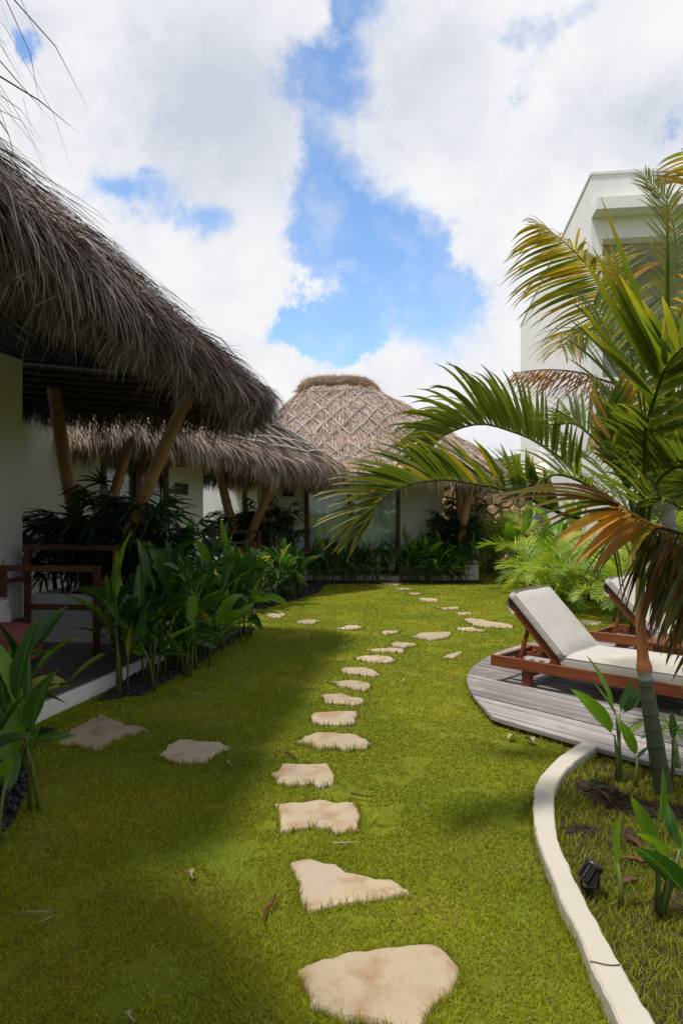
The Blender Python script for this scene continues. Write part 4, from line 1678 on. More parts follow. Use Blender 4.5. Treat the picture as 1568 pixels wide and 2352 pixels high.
def leaf_mesh(name, L, W, arch, fold, material, seed=0, petiole=.15, wave=.01, tip=1.0):
    """blade along +Y, face up, arching down at its end"""
    rr = random.Random(seed)
    mb = MB()
    n = 11
    rows = []
    y, z, a = petiole * L, 0.0, arch * .12
    st = L * (1 - petiole) / n
    ang_ = R(8)
    for i in range(n + 1):
        t_ = i / n
        w = W * .5 * (math.sin(math.pi * t_ ** .72) ** .8) * (1 if t_ < .999 else .02) + .0015
        f = fold * (1 - t_ * .5)
        wv = wave * math.sin(t_ * 17 + seed) * (1 - t_)
        rows.append([(-w, y, z + w * f + wv), (-w * .5, y, z + w * f * .35), (0, y, z), (w * .5, y, z + w * f * .35), (w, y, z + w * f - wv)])
        ang_ -= arch / n * (.4 + 1.2 * t_)
        y += st * math.cos(ang_)
        z += st * math.sin(ang_)
    mb.grid(rows)
    s = petiole * L
    r0, r1 = .0045 + .004 * L, .003
    mb.grid([[(r * math.cos(q), yy, r * math.sin(q) - .002) for q in np.linspace(0, 2 * math.pi, 6)] for yy, r in ((-.02, r0), (s * .5, (r0 + r1) / 2), (s * 1.3, r1), (s + L * .55, .0012))])
    return mb.mesh(name, material, True)


HEL = {}
for mname in ('helic_leaf', 'helic_leaf_bright', 'helic_leaf_yellow'):
    HEL[mname] = [leaf_mesh('leaf', 1.0, w, a, f, mname, i, pe) for i, (w, a, f, pe) in enumerate(
        [(.21, .6, .35, .18), (.24, 1.0, .25, .15), (.19, .4, .5, .2), (.26, 1.4, .2, .12), (.22, .8, .3, .22), (.18, .2, .6, .1)])]


def leaf_dir(az, el, roll=0.0):
    """matrix turning +Y to azimuth az (from +X) with elevation el"""
    return Matrix.Rotation(az - math.pi / 2, 4, 'Z') @ Matrix.Rotation(el, 4, 'X') @ Matrix.Rotation(roll, 4, 'Y')


def heliconia(loc, h, label, group, seed, stems=3, spread=.10, leafL=.5, mats=None, lean=None, per=(3, 5), flower=False):
    rr = random.Random(seed)
    t = thing('heliconia_plant', loc, label, 'plant', group, local=True)
    for s in range(stems):
        a = rr.uniform(0, 6.28)
        q_ = math.sqrt(rr.random())
        bx, by = spread * math.cos(a) * q_, spread * math.sin(a) * q_
        hh = h * rr.uniform(.5, 1.05)
        la = rr.uniform(0, 6.28)
        ll = rr.uniform(.04, .26)
        lx, ly = ll * hh * math.cos(la), ll * hh * math.sin(la)
        pts = [(bx, by, -.02), (bx + lx * .3, by + ly * .3, hh * .35), (bx + lx, by + ly, hh * .68)]
        obj('stem', MB().tube(pts, [.011, .009, .006], 6), 'stalk', t, True)
        k = rr.randint(*per)
        az0 = rr.uniform(0, 6.28)
        for i in range(k):
            f = .15 + .85 * i / max(1, k - 1)
            az = az0 + (i % 2) * math.pi + rr.uniform(-.9, .9)
            el = R(rr.gauss(22, 24)) + f * R(34)
            p = Vector(pts[1]).lerp(Vector(pts[2]), f)
            L = leafL * rr.uniform(.6, 1.2) * (.8 + .3 * f)
            mm = rr.choices(*(mats or (['helic_leaf', 'helic_leaf_bright', 'helic_leaf_yellow'], [.8, .16, .04])))[0]
            o = bpy.data.objects.new('leaf', rr.choice(HEL[mm]))
            COL.objects.link(o)
            o.parent = t
            o.matrix_basis = Matrix.Translation(p) @ leaf_dir(az, el, rr.gauss(0, .6)) @ Matrix.Diagonal((L * rr.uniform(.7, 1.2), L, L * rr.uniform(.8, 1.5), 1))
        if flower and rr.random() < flower:
            q = Vector(pts[2]) + Vector((rr.uniform(-.05, .05), rr.uniform(-.1, .02), h * .2))
            fm = MB()
            fm.tube([pts[2], tuple(q)], [.004, .003], 5)
            for j in range(5):
                a = rr.uniform(0, 6.28)
                b_ = q + Vector((math.cos(a) * .035, math.sin(a) * .035, .03 + .015 * j))
                fm.tube([tuple(q), tuple(q.lerp(b_, .5)), tuple(b_)], [.003, .008, .001], 5)
            obj('flower', fm, 'flower', t)
    return t


rp = random.Random(31)


ORD = ['first', 'second', 'third', 'fourth', 'fifth', 'sixth', 'seventh', 'eighth', 'ninth', 'tenth', 'eleventh', 'twelfth']


def strip(pts, n, jit, lab, **kw):
    """n plants along a ground polyline; each is counted from the named end"""
    q = catmull(pts, 40)
    for i in range(n):
        p = q[min(39, int((i + .5) / n * 40))]
        heliconia((p[0] + rp.uniform(-jit, jit), p[1] + rp.uniform(-jit, jit), 0), label=lab % ORD[i], seed=rp.randint(0, 99999), **kw)


# bed beside the near terrace
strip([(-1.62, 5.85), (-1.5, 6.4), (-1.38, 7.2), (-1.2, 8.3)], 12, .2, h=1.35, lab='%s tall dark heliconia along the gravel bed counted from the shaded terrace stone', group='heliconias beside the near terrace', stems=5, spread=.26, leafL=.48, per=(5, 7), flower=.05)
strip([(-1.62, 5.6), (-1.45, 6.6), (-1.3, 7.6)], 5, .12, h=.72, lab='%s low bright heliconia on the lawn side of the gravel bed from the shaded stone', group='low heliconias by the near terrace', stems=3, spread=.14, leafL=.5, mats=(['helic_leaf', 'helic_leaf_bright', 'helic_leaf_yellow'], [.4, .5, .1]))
# corner bed
strip([(-2.35, 4.35), (-2.05, 3.95), (-1.85, 3.55), (-1.85, 3.1)], 7, .13, h=.78, lab='%s dark heliconia from the shaded stone in the bed at the terrace end', group='heliconias at the near terrace corner', stems=4, spread=.22, leafL=.46, per=(3, 5))
# middle villa bed
strip([(-1.55, 10.4), (-1.2, 11.4), (-.75, 12.3)], 9, .2, h=.95, lab='%s big leaved heliconia beside the middle villa counted from the near villa', group='heliconias beside the middle villa', stems=5, spread=.28, leafL=.52, per=(4, 6), flower=.05)
# far villa rows
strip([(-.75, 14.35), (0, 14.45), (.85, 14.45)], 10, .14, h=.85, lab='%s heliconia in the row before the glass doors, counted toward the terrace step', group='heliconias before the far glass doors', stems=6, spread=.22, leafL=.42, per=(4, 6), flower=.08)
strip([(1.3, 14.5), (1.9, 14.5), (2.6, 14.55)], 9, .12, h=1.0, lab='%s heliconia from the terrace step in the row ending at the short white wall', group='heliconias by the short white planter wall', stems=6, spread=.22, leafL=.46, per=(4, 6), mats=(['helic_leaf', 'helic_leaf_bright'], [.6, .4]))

# lady palms
FAN = []
for i in range(4):
    rr = random.Random(40 + i)
    mb = MB()
    mb.tube([(0, -.02, 0), (0, .16, .01), (0, .32, 0)], [.004, .003, .003], 4)
    k = 8 + i % 3
    for j in range(k):
        a = R(-100 + 200 * j / (k - 1)) + rr.uniform(-.08, .08)
        L = rr.uniform(.24, .34) * (1 - .25 * abs(a) / 1.8)
        rows = []
        for s in (0, .25, .55, .85, 1.0):
            w = .017 * math.sin(math.pi * (.12 + .83 * s)) ** .7
            dx, dy = math.sin(a), math.cos(a)
            zz = .05 * s - .16 * s * s * (1 + abs(a) * .3)
            c0_ = (dx * L * s, .32 + dy * L * s)
            rows.append([(c0_[0] - dy * w, c0_[1] + dx * w, zz + w * .3), (c0_[0], c0_[1], zz), (c0_[0] + dy * w, c0_[1] - dx * w, zz + w * .3)])
        mb.grid(rows)
    FAN.append(mb.mesh('fan_leaf', 'lady_leaf', True))


def lady_palm(loc, h, label, group, seed, stems=5, spread=.18, n=7):
    rr = random.Random(seed)
    t = thing('lady_palm', loc, label, 'palm', group, local=True)
    for s in range(stems):
        a = rr.uniform(0, 6.28)
        b = (spread * math.cos(a) * rr.random(), spread * math.sin(a) * rr.random())
        hh = h * rr.uniform(.55, 1.0)
        top_ = (b[0] + rr.uniform(-.1, .1), b[1] + rr.uniform(-.1, .1), hh)
        obj('stem', MB().tube([(b[0], b[1], -.02), ((b[0] + top_[0]) / 2, (b[1] + top_[1]) / 2, hh * .5), top_], [.014, .012, .009], 6), 'twig', t, True)
        for i in range(n):
            f = .45 + .55 * i / (n - 1)
            az = rr.uniform(0, 6.28)
            el = R(rr.uniform(-5, 30)) + R(45) * (f - .45)
            p = Vector((b[0], b[1], 0)).lerp(Vector(top_), f)
            L = rr.uniform(.8, 1.15)
            o = bpy.data.objects.new('leaf', rr.choice(FAN))
            COL.objects.link(o)
            o.parent = t
            o.matrix_basis = Matrix.Translation(p) @ leaf_dir(az, el, rr.uniform(-.5, .5)) @ Matrix.Scale(L, 4)
    return t


for i, (x, y, h) in enumerate([(-3.05, 7.75, .95), (-2.75, 7.9, 1.05), (-2.45, 7.7, 1.0), (-2.15, 7.75, .95), (-3.3, 7.95, .9), (-1.98, 7.5, .8), (-2.6, 7.5, .75)]):
    lady_palm((x, y, .56), h, ['dark lady palm beside the leaning bamboo posts, wall side, in the near planter', 'dark lady palm right behind the bamboo post feet in the near planter', 'dark lady palm on the lawn side of the bamboo posts in the near planter', 'dark lady palm next to the lawn end of the near planter', 'dark lady palm at the villa wall end of the near planter', 'shortest dark lady palm at the lawn corner of the near planter', 'low dark lady palm before the bamboo posts in the near planter'][i], 'lady palms in the near planter', 100 + i, 5, .16, 8)
for i, (x, y, h) in enumerate([(-3.6, 6.9, .9), (-3.25, 7.0, .9)]):
    pass
for i, (x, y, h) in enumerate([(-2.15, 13.3, .8), (-1.9, 13.4, .8), (-1.5, 13.25, 1.0), (-2.3, 13.6, .75), (-1.3, 13.5, 1.1)]):
    lady_palm((x, y, .56), h, ['dark lady palm at the front wall side of the middle planter', 'dark lady palm in the centre of the middle planter', 'taller dark lady palm by the slanting bamboo post of the middle planter', 'lowest dark lady palm at the back of the middle planter', 'tallest dark lady palm below the far villa plaque'][i], 'lady palms in the middle planter', 200 + i, 5, .2, 8)
for i, (x, y, h) in enumerate([(2.35, 15.0, 1.55), (2.62, 15.05, 1.7), (2.45, 14.85, 1.3)]):
    lady_palm((x, y, .12), h, ['dark lady palm against the wall corner of the far villa', 'tallest dark lady palm beside the bamboo posts of the far villa', 'shorter dark lady palm in front at the far villa corner'][i], 'lady palms at the far villa corner', 300 + i, 5, .18, 9)


# --- palm fronds
GREEN = np.array([.092, .140, .014])
LIME = np.array([.185, .215, .018])
YEL = np.array([.36, .28, .03])
ORG = np.array([.55, .27, .04])
BRN = np.array([.13, .055, .025])
GRY = np.array([.20, .16, .13])


def frond_parts(ctrl, n, L0, W, fwd, lift, droop, up, colf, rng, taper=(.55, .35), start=.18, rr=.011, sides=(1, -1), curl=0.0, jit=.10, prof=None):
    """returns rachis MB and list of leaflet MBs (world coordinates)"""
    pts = catmull(ctrl, 40)
    T = np.gradient(pts, axis=0)
    T /= np.linalg.norm(T, axis=1)[:, None]
    rm = MB()
    rad = [rr * (1 - .85 * i / 39) + .0012 for i in range(40)]
    c0_ = [tuple(colf(i / 39, 0, rng) * 1.0) for i in range(40)]
    rm.tube([tuple(p) for p in pts[::2]] + [tuple(pts[-1])], rad[::2] + [rad[-1]], 6, c0_[::2] + [c0_[-1]])
    up = np.array(up, float)
    leaves = []
    for side in sides:
        for i in range(n):
            t = start + (1 - start) * (i + rng.uniform(.2, .8)) / n
            k = t * 39
            i0 = min(38, int(k))
            p = pts[i0] + (pts[i0 + 1] - pts[i0]) * (k - i0)
            tg = T[i0]
            S = np.cross(tg, up)
            S /= np.linalg.norm(S) + 1e-9
            Nn = np.cross(S, tg)
            s = (t - start) / (1 - start)
            env = (taper[0] + (1 - taper[0]) * min(1, s / .3)) if s < .5 else (1 - (1 - taper[1]) * ((s - .5) / .5) ** 1.5)
            L = L0 * env * rng.uniform(.85, 1.12)
            lf = lift[0] if side > 0 else lift[1]
            lf = R(lf) + rng.normal(0, jit)
            d = tg * (fwd + .55 * s * s + rng.normal(0, jit * .6)) + S * side * math.cos(lf) + Nn * math.sin(lf)
            d /= np.linalg.norm(d)
            wv = np.cross(d, tg * side)
            wv = np.cross(d, wv)
            wv /= np.linalg.norm(wv) + 1e-9
            # blade lies across its own direction, roughly in the frond's plane
            bl = tg - d * np.dot(tg, d)
            bl /= np.linalg.norm(bl) + 1e-9
            nb = np.cross(d, bl)
            m = 7
            rows, cols = [], []
            q = p.copy()
            dd = d.copy()
            g = droop * rng.uniform(.6, 1.4)
            ww = W * rng.uniform(.8, 1.15) * (.7 + .3 * env)
            for j in range(m + 1):
                f = j / m
                w = ww * .5 * (min(1, .35 + f * 3.2) * (1 - f ** 2.6)) + .0006
                fold = nb * w * .45
                rows.append([tuple(q - bl * w + fold), tuple(q), tuple(q + bl * w + fold)])
                cc = tuple(colf(s, f, rng))
                cols += [cc, cc, cc]
                dd = dd + np.array([0, 0, -1.0]) * g * (f ** 1.2) / m * 3.0
                dd /= np.linalg.norm(dd)
                bl = bl - dd * np.dot(bl, dd)
                bl /= np.linalg.norm(bl) + 1e-9
                nb = np.cross(dd, bl)
                q = q + dd * L / m
            mb = MB()
            mb.grid(rows, cols)
            leaves.append(mb)
    return rm, leaves


LEAF_COUNT = {}


def frond(palm, ctrl, split=True, **kw):
    rng = kw.pop('rng')
    rm, leaves = frond_parts(ctrl, rng=rng, **kw)
    fo = obj('frond', rm, 'frond_leaf', palm, True)
    key = palm.name
    rest = MB()
    for l in leaves:
        if split and LEAF_COUNT.get(key, 0) < 300:
            LEAF_COUNT[key] = LEAF_COUNT.get(key, 0) + 1
            obj('leaflet', l, 'frond_leaf', fo, True)
        else:
            rest.add(l.v, l.f, l.c)
    if rest.v:
        o = obj('leaflets', rest, 'frond_leaf', fo, True)
        o['kind'] = 'stuff'
    return fo


def cmix(base, tip, t0, amt=1.0, var=.25):
    def f(s, q, rng):
        k = max(0.0, min(1.0, (q - t0) / max(.05, 1 - t0))) * amt
        return (base * (1 - k) + tip * k)
    return f


class Per:
    """leaflet colour: picked once per leaflet, then shaded along it"""
    def __init__(self, cols, weights, tip=BRN, t0=.8, tipamt=.8):
        self.c, self.w, self.tip, self.t0, self.ta = cols, np.array(weights) / sum(weights), tip, t0, tipamt
        self.cur = cols[0]

    def __call__(self, s, f, rng):
        if f == 0:
            self.cur = self.c[rng.choice(len(self.c), p=self.w)] * rng.uniform(.8, 1.25)
        k = max(0.0, min(1.0, (f - self.t0) / (1 - self.t0))) * self.ta
        return self.cur * (1 - k) + self.tip * k


def trunk_tube(pts, r0, r1, rings, colors, n=60):
    q = catmull(pts, n)
    rad, cols = [], []
    for i in range(n):
        t = i / (n - 1)
        ph = (t * rings) % 1.0
        ridge = math.exp(-((ph - .5) / .07) ** 2)
        rad.append((r0 + (r1 - r0) * t) * (1 + .05 * ridge))
        c_ = colors(t)
        cols.append(tuple(np.array(c_) * (1 - .45 * ridge)))
    return MB().tube([tuple(p) for p in q], rad, 14, cols)


# near palm on the right
p1 = thing('palm_tree', (1.74, 3.62, 0), 'near young palm with ringed green trunk and arching fronds', 'palm tree')
rng = np.random.default_rng(77)
tb = [(1.715, 3.62, -.03), (1.662, 3.61, .25), (1.625, 3.6, .45), (1.602, 3.6, .62)]
obj('trunk', trunk_tube(tb, .047, .036, 7.0, lambda t: (.055 + .02 * t, .06 + .03 * t, .035 + .02 * t)), 'trunk_bark', p1, True)
cs = [(1.602, 3.6, .615), (1.594, 3.6, .68), (1.585, 3.6, .76), (1.572, 3.6, 1.0), (1.58, 3.6, 1.28)]
q = catmull(cs, 40)
rad = [.034 + .009 * math.exp(-((i - 10) / 6) ** 2) - .012 * i / 39 for i in range(40)]


def cs_col(i):
    t = i / 39
    a = np.array([.30, .33, .31])
    b = np.array([.42, .15, .06])
    c_ = np.array([.20, .24, .10])
    if t < .12:
        return tuple(a)
    if t < .22:
        k = (t - .12) / .1
        return tuple(a * (1 - k) + b * k)
    if t < .6:
        return tuple(b)
    k = min(1, (t - .6) / .3)
    return tuple(b * (1 - k) + c_ * k)


obj('crownshaft', MB().tube([tuple(p) for p in q], rad, 14, [cs_col(i) for i in range(40)]), 'trunk_bark', p1, True)

CR = (1.585, 3.6, 1.22)
NG = Per([GREEN, LIME * .8, GREEN * .7], [5, 2, 3], YEL * .6, .85, .6)
NA = Per([GREEN * 1.0, LIME * .9], [4, 3], BRN, .9, .6)
NB_ = Per([GREEN * .75, GREEN * .55, LIME * .6, YEL * .5], [5, 4, 2, 1], YEL * .8, .72, .9)
# upper arch
frond(p1, [CR, P(1420, 1180, 3.62), P(1330, 1090, 3.66), P(1237, 1018, 3.7), P(1176, 991, 3.74), P(1110, 974, 3.78), P(1050, 986, 3.82), P(1000, 1015, 3.86), P(975, 1060, 3.9)],
      n=50, L0=.42, W=.025, fwd=.75, lift=(60, 78), droop=.85, up=(0, 0, 1), colf=NA, rng=rng, start=.25)
# lower arch
frond(p1, [CR, P(1430, 1205, 3.5), P(1320, 1190, 3.4), P(1240, 1158, 3.35), P(1189, 1132, 3.3), P(1074, 1109, 3.25), P(1000, 1102, 3.2), P(914, 1122, 3.15), P(868, 1155, 3.1), P(846, 1205, 3.08)],
      n=48, L0=.40, W=.023, fwd=1.0, lift=(58, 42), droop=.35, up=(0, 0, 1), colf=NB_, rng=rng, start=.26, taper=(.7, .55))
# tall upright frond on the right, close to the viewer
frond(p1, [CR, P(1480, 1060, 3.3), P(1482, 985, 3.15), P(1507, 900, 2.95), P(1528, 845, 2.85), P(1570, 795, 2.7), P(1640, 745, 2.6)],
      n=26, L0=.72, W=.034, fwd=1.3, lift=(10, 15), droop=.03, up=(-.15, -.8, .55), colf=Per([GREEN * .75, LIME * .6, GREEN], [4, 2, 3], YEL, .6, .7), rng=rng, start=.28, taper=(.9, .6))
# upright frond with orange tips
frond(p1, [CR, P(1440, 1120, 3.55), P(1415, 1050, 3.5), P(1400, 990, 3.46), P(1392, 930, 3.44)],
      n=13, L0=.36, W=.034, fwd=1.0, lift=(25, 25), droop=.12, up=(.3, -.9, .2), colf=Per([GREEN, GREEN * .8, ORG * .8], [4, 3, 2], ORG, .45, 1.0), rng=rng, start=.25, taper=(1, .7))
# frond right, cascading
frond(p1, [CR, P(1500, 1130, 3.45), P(1540, 1080, 3.3), P(1600, 1060, 3.15), P(1680, 1090, 3.0)],
      n=22, L0=.50, W=.032, fwd=.4, lift=(40, -30), droop=.35, up=(0, -.3, 1), colf=NG, rng=rng, start=.2)
frond(p1, [CR, P(1460, 1180, 3.3), P(1480, 1150, 3.1), P(1530, 1150, 2.95), P(1610, 1200, 2.8)],
      n=20, L0=.40, W=.026, fwd=.5, lift=(35, 20), droop=.4, up=(0, -.4, 1), colf=NG, rng=rng, start=.3)
# upright behind
frond(p1, [CR, P(1475, 1120, 3.7), P(1450, 1000, 3.85), P(1425, 880, 3.95), P(1400, 780, 4.0), P(1360, 700, 4.05)],
      n=28, L0=.50, W=.030, fwd=.45, lift=(30, 30), droop=.22, up=(.2, -.8, .5), colf=NG, rng=rng, start=.25)
frond(p1, [CR, P(1500, 1120, 3.75), P(1530, 1000, 3.9), P(1560, 880, 4.0), P(1600, 760, 4.0)],
      n=26, L0=.50, W=.030, fwd=.45, lift=(30, 30), droop=.22, up=(-.2, -.8, .5), colf=NG, rng=rng, start=.25)
frond(p1, [CR, P(1520, 1180, 3.9), P(1560, 1130, 4.2), P(1600, 1100, 4.5), P(1640, 1150, 4.8)],
      n=22, L0=.5, W=.03, fwd=.5, lift=(30, 30), droop=.4, up=(0, 0, 1), colf=NG, rng=rng, start=.2)
frond(p1, [CR, P(1440, 1170, 3.9), P(1390, 1090, 4.25), P(1350, 1050, 4.6), P(1310, 1060, 4.9)],
      n=22, L0=.45, W=.028, fwd=.5, lift=(35, 35), droop=.4, up=(0, 0, 1), colf=NG, rng=rng, start=.25)
frond(p1, [CR, P(1450, 1150, 3.6), P(1415, 1080, 3.55), P(1370, 1015, 3.55), P(1320, 975, 3.6), P(1285, 975, 3.65)],
      n=26, L0=.36, W=.024, fwd=.7, lift=(40, 30), droop=.5, up=(0, -.4, .9), colf=NG, rng=rng, start=.2, split=False)
frond(p1, [CR, P(1420, 1170, 3.4), P(1350, 1115, 3.3), P(1280, 1090, 3.25), P(1215, 1112, 3.2), P(1190, 1140, 3.2)],
      n=26, L0=.26, W=.016, fwd=.8, lift=(35, 25), droop=.6, up=(0, -.3, 1), colf=NG, rng=rng, start=.25, split=False)
frond(p1, [CR, P(1500, 1120, 3.9), P(1510, 1010, 4.3), P(1500, 900, 4.6), P(1470, 820, 4.8)],
      n=30, L0=.52, W=.030, fwd=.5, lift=(25, 25), droop=.3, up=(.1, -.9, .4), colf=NG, rng=rng, start=.2, split=False)
frond(p1, [CR, P(1470, 1110, 3.45), P(1500, 1040, 3.35), P(1530, 980, 3.25), P(1575, 950, 3.2)],
      n=20, L0=.42, W=.030, fwd=.7, lift=(25, 25), droop=.3, up=(0, -.8, .5), colf=NG, rng=rng, start=.2, split=False)
# dying frond coming towards the viewer: broad ochre leaflets and hanging brown ones
fr = thing
dy = Per([ORG * 1.0, ORG * .9, YEL * .9, ORG * .75], [4, 3, 1, 1], BRN, .88, .9)


def blades(fo, items, W, col, rng, sag=.03):
    """single leaflets of a frond: root and tip pixels with their distances"""
    for (x0, y0, Y0, x1, y1, Y1) in items:
        a, b = np.array(P(x0, y0, Y0)), np.array(P(x1, y1, Y1))
        d = b - a
        L = np.linalg.norm(d)
        d /= L
        nb = np.array([rng.normal(0, .25), -.8, .55])
        bl = np.cross(d, nb)
        bl /= np.linalg.norm(bl)
        nb = np.cross(bl, d)
        rows, cols = [], []
        m = 9
        ph = rng.uniform(0, 6)
        w0 = W * rng.uniform(.8, 1.2)
        for j in range(m + 1):
            f = j / m
            w = w0 * .5 * (min(1, .3 + f * 2.4) * (1 - f ** 3.2)) + .0008
            q = a + d * L * f + np.array([0, 0, sag * 4 * f * (1 - f)]) + bl * .006 * math.sin(ph + 5 * f)
            fold = nb * w * .4
            rows.append([tuple(q - bl * w + fold), tuple(q), tuple(q + bl * w + fold)])
            cols += [tuple(col(0, f, rng))] * 3
        obj('leaflet', MB().grid(rows, cols), 'frond_leaf', fo, True)


fd = frond(p1, [CR, P(1540, 1226, 3.4), P(1490, 1202, 3.2), P(1450, 1178, 3.05), P(1425, 1160, 2.98)],
           n=2, L0=.3, W=.02, fwd=1.5, lift=(0, -25), droop=.22, up=(0, -.3, 1), colf=dy, rng=rng, start=.8)
blades(fd, [(1440, 1176, 3.03, 1309, 1277, 2.85), (1452, 1182, 3.06, 1320, 1302, 2.85), (1466, 1190, 3.1, 1345, 1292, 2.9), (1480, 1198, 3.15, 1362, 1318, 2.9), (1492, 1204, 3.2, 1378, 1300, 2.95), (1434, 1172, 3.02, 1268, 1243, 2.85), (1500, 1208, 3.2, 1440, 1300, 2.95)], .052, dy, rng)
fan = Per([GREEN * .6, ORG * .5, YEL * .4, BRN], [3, 3, 2, 1], GRY, .75, .9)
blades(fd, [(1428, 1162, 2.99, 1112, 1146, 2.75), (1430, 1164, 2.99, 1126, 1162, 2.75), (1430, 1164, 2.99, 1150, 1138, 2.8), (1432, 1166, 3.0, 1168, 1185, 2.75), (1434, 1168, 3.0, 1190, 1206, 2.75), (1432, 1166, 3.0, 1200, 1228, 2.8), (1426, 1160, 2.98, 1180, 1128, 2.85), (1438, 1172, 3.02, 1225, 1240, 2.8), (1424, 1160, 2.98, 1230, 1120, 2.9)], .017, fan, rng, .05)
hang = Per([GREEN * .45, np.array([.12, .085, .022]), BRN * 1.1, ORG * .45], [4, 4, 3, 2], GRY * .8, .85, .8)
frond(p1, [CR, P(1500, 1218, 3.35), P(1550, 1222, 3.15), P(1610, 1250, 2.95), P(1660, 1330, 2.8)],
      n=26, L0=.50, W=.032, fwd=.12, lift=(-62, -75), droop=.5, up=(0, -.15, 1), colf=hang, rng=rng, start=.12, taper=(1, .8))
frond(p1, [CR, P(1450, 1230, 3.45), P(1420, 1225, 3.35), P(1395, 1236, 3.25)],
      n=4, L0=.36, W=.020, fwd=.35, lift=(-60, -60), droop=.45, up=(0, 0, 1), colf=hang, rng=rng, start=.3, taper=(1, .8))
frond(p1, [CR, P(1510, 1240, 3.5), P(1560, 1260, 3.5), P(1620, 1330, 3.4), P(1660, 1420, 3.4)],
      n=24, L0=.50, W=.032, fwd=.3, lift=(-50, -60), droop=.5, up=(0, 0, 1), colf=hang, rng=rng, start=.12, taper=(1, .8))

# second, taller palm behind
p2 = thing('palm_tree', (4.1, 8.3, 0), 'taller yellowing palm behind the loungers before the white building', 'palm tree')
C2 = P(1500, 830, 8.2)
obj('trunk', trunk_tube([(4.08, 8.3, -.03), (4.0, 8.28, 1.0), (3.86, 8.24, 2.2), tuple(C2)], .10, .07, 22, lambda t: (.17 + .03 * t, .16 + .02 * t, .14), 80), 'trunk_bark', p2, True)
YF = Per([LIME * 1.0, YEL * .8, GREEN * .9, ORG * .6], [4, 3, 3, 1.2], BRN, .8, .8)
YT = Per([YEL, YEL * .8, ORG * .8, LIME], [4, 3, 3, 2], BRN, .6, .9)


def yf(s, f, rng, st={'c': LIME}):
    if f == 0:
        st['c'] = (YEL * .95 if rng.random() < .35 + .6 * s else (LIME if rng.random() < .6 else GREEN)) * rng.uniform(.75, 1.2)
    k = max(0, (f - .7) / .3) * .7
    return st['c'] * (1 - k) + BRN * k


frond(p2, [tuple(C2), P(1430, 740, 7.9), P(1390, 670, 7.7), P(1350, 612, 7.6), P(1300, 560, 7.5), P(1242, 514, 7.5)], split=False,
      n=48, L0=.92, W=.036, fwd=.35, lift=(-35, -28), droop=.6, up=(0, 0, 1), colf=yf, rng=rng, start=.2, rr=.022, taper=(.8, .38))
frond(p2, [tuple(C2), P(1450, 800, 7.9), P(1390, 760, 7.7), P(1330, 760, 7.6), P(1290, 800, 7.5)], split=False,
      n=36, L0=.75, W=.034, fwd=.5, lift=(10, -20), droop=.7, up=(0, 0, 1), colf=YF, rng=rng, start=.2, rr=.02)
frond(p2, [tuple(C2), P(1540, 700, 8.3), P(1550, 560, 8.4), P(1530, 470, 8.5), P(1482, 405, 8.6)], split=False,
      n=42, L0=.62, W=.034, fwd=.7, lift=(5, 5), droop=.35, up=(.3, -.8, .4), colf=Per([LIME * .9, GREEN, YEL * .6], [4, 3, 1], YEL, .8, .6), rng=rng, start=.2, rr=.02, taper=(.8, .35))
frond(p2, [tuple(C2), P(1570, 700, 7.6), P(1640, 520, 7.3), P(1640, 400, 7.2), P(1570, 345, 7.1)], split=False,
      n=34, L0=.75, W=.030, fwd=.4, lift=(-20, -30), droop=.6, up=(0, 0, 1), colf=YT, rng=rng, start=.2, rr=.02)
dry = Per([ORG * .45, BRN * 1.3, np.array([.24, .10, .05])], [3, 3, 3], GRY * .6, .6, .8)
frond(p2, [tuple(C2), P(1470, 890, 7.9), P(1400, 878, 7.7), P(1330, 856, 7.5), P(1255, 849, 7.4), P(1180, 856, 7.3)], split=False,
      n=46, L0=.50, W=.018, fwd=.55, lift=(-55, -60), droop=.3, up=(0, 0, 1), colf=dry, rng=rng, start=.15, rr=.018, taper=(.9, .45))
frond(p2, [tuple(C2), P(1560, 800, 7.9), P(1620, 760, 7.7), P(1700, 800, 7.5)], split=False,
      n=34, L0=.7, W=.034, fwd=.5, lift=(0, -10), droop=.6, up=(0, 0, 1), colf=YF, rng=rng, start=.2, rr=.02)
frond(p2, [tuple(C2), P(1460, 760, 8.5), P(1420, 640, 8.8), P(1390, 600, 9.1), P(1360, 600, 9.3)], split=False,
      n=34, L0=.7, W=.034, fwd=.5, lift=(15, 15), droop=.5, up=(0, -.4, .8), colf=YF, rng=rng, start=.2, rr=.02)
frond(p2, [tuple(C2), P(1520, 900, 8.0), P(1560, 960, 7.8), P(1590, 1060, 7.7)], split=False,
      n=34, L0=.7, W=.034, fwd=.6, lift=(-30, -40), droop=.6, up=(0, 0, 1), colf=YF, rng=rng, start=.1, rr=.02)
frond(p2, [tuple(C2), P(1440, 880, 8.4), P(1390, 930, 8.5), P(1350, 1010, 8.5)], split=False,
      n=34, L0=.6, W=.034, fwd=.6, lift=(-30, -40), droop=.6, up=(0, 0, 1), colf=YF, rng=rng, start=.1, rr=.02)

# areca palms in the garden at the back right: shared frond meshes
AREC = []
for i in range(4):
    rg = np.random.default_rng(60 + i)
    cp = [(0, 0, 0), (0, .30, .26), (0, .62, .40), (0, .95, .36 - .05 * i), (0, 1.15, .22 - .09 * i)]
    rm, ls = frond_parts(cp, 22, .34, .030, .65, (25, 25), .35, (0, 0, 1), lambda s, f, r_: LIME, rg, start=.2, rr=.010)
    mb = MB()
    mb.add(rm.v, rm.f)
    for l in ls:
        mb.add(l.v, l.f)
    AREC.append(mb.mesh('frond', 'areca_leaf', True))


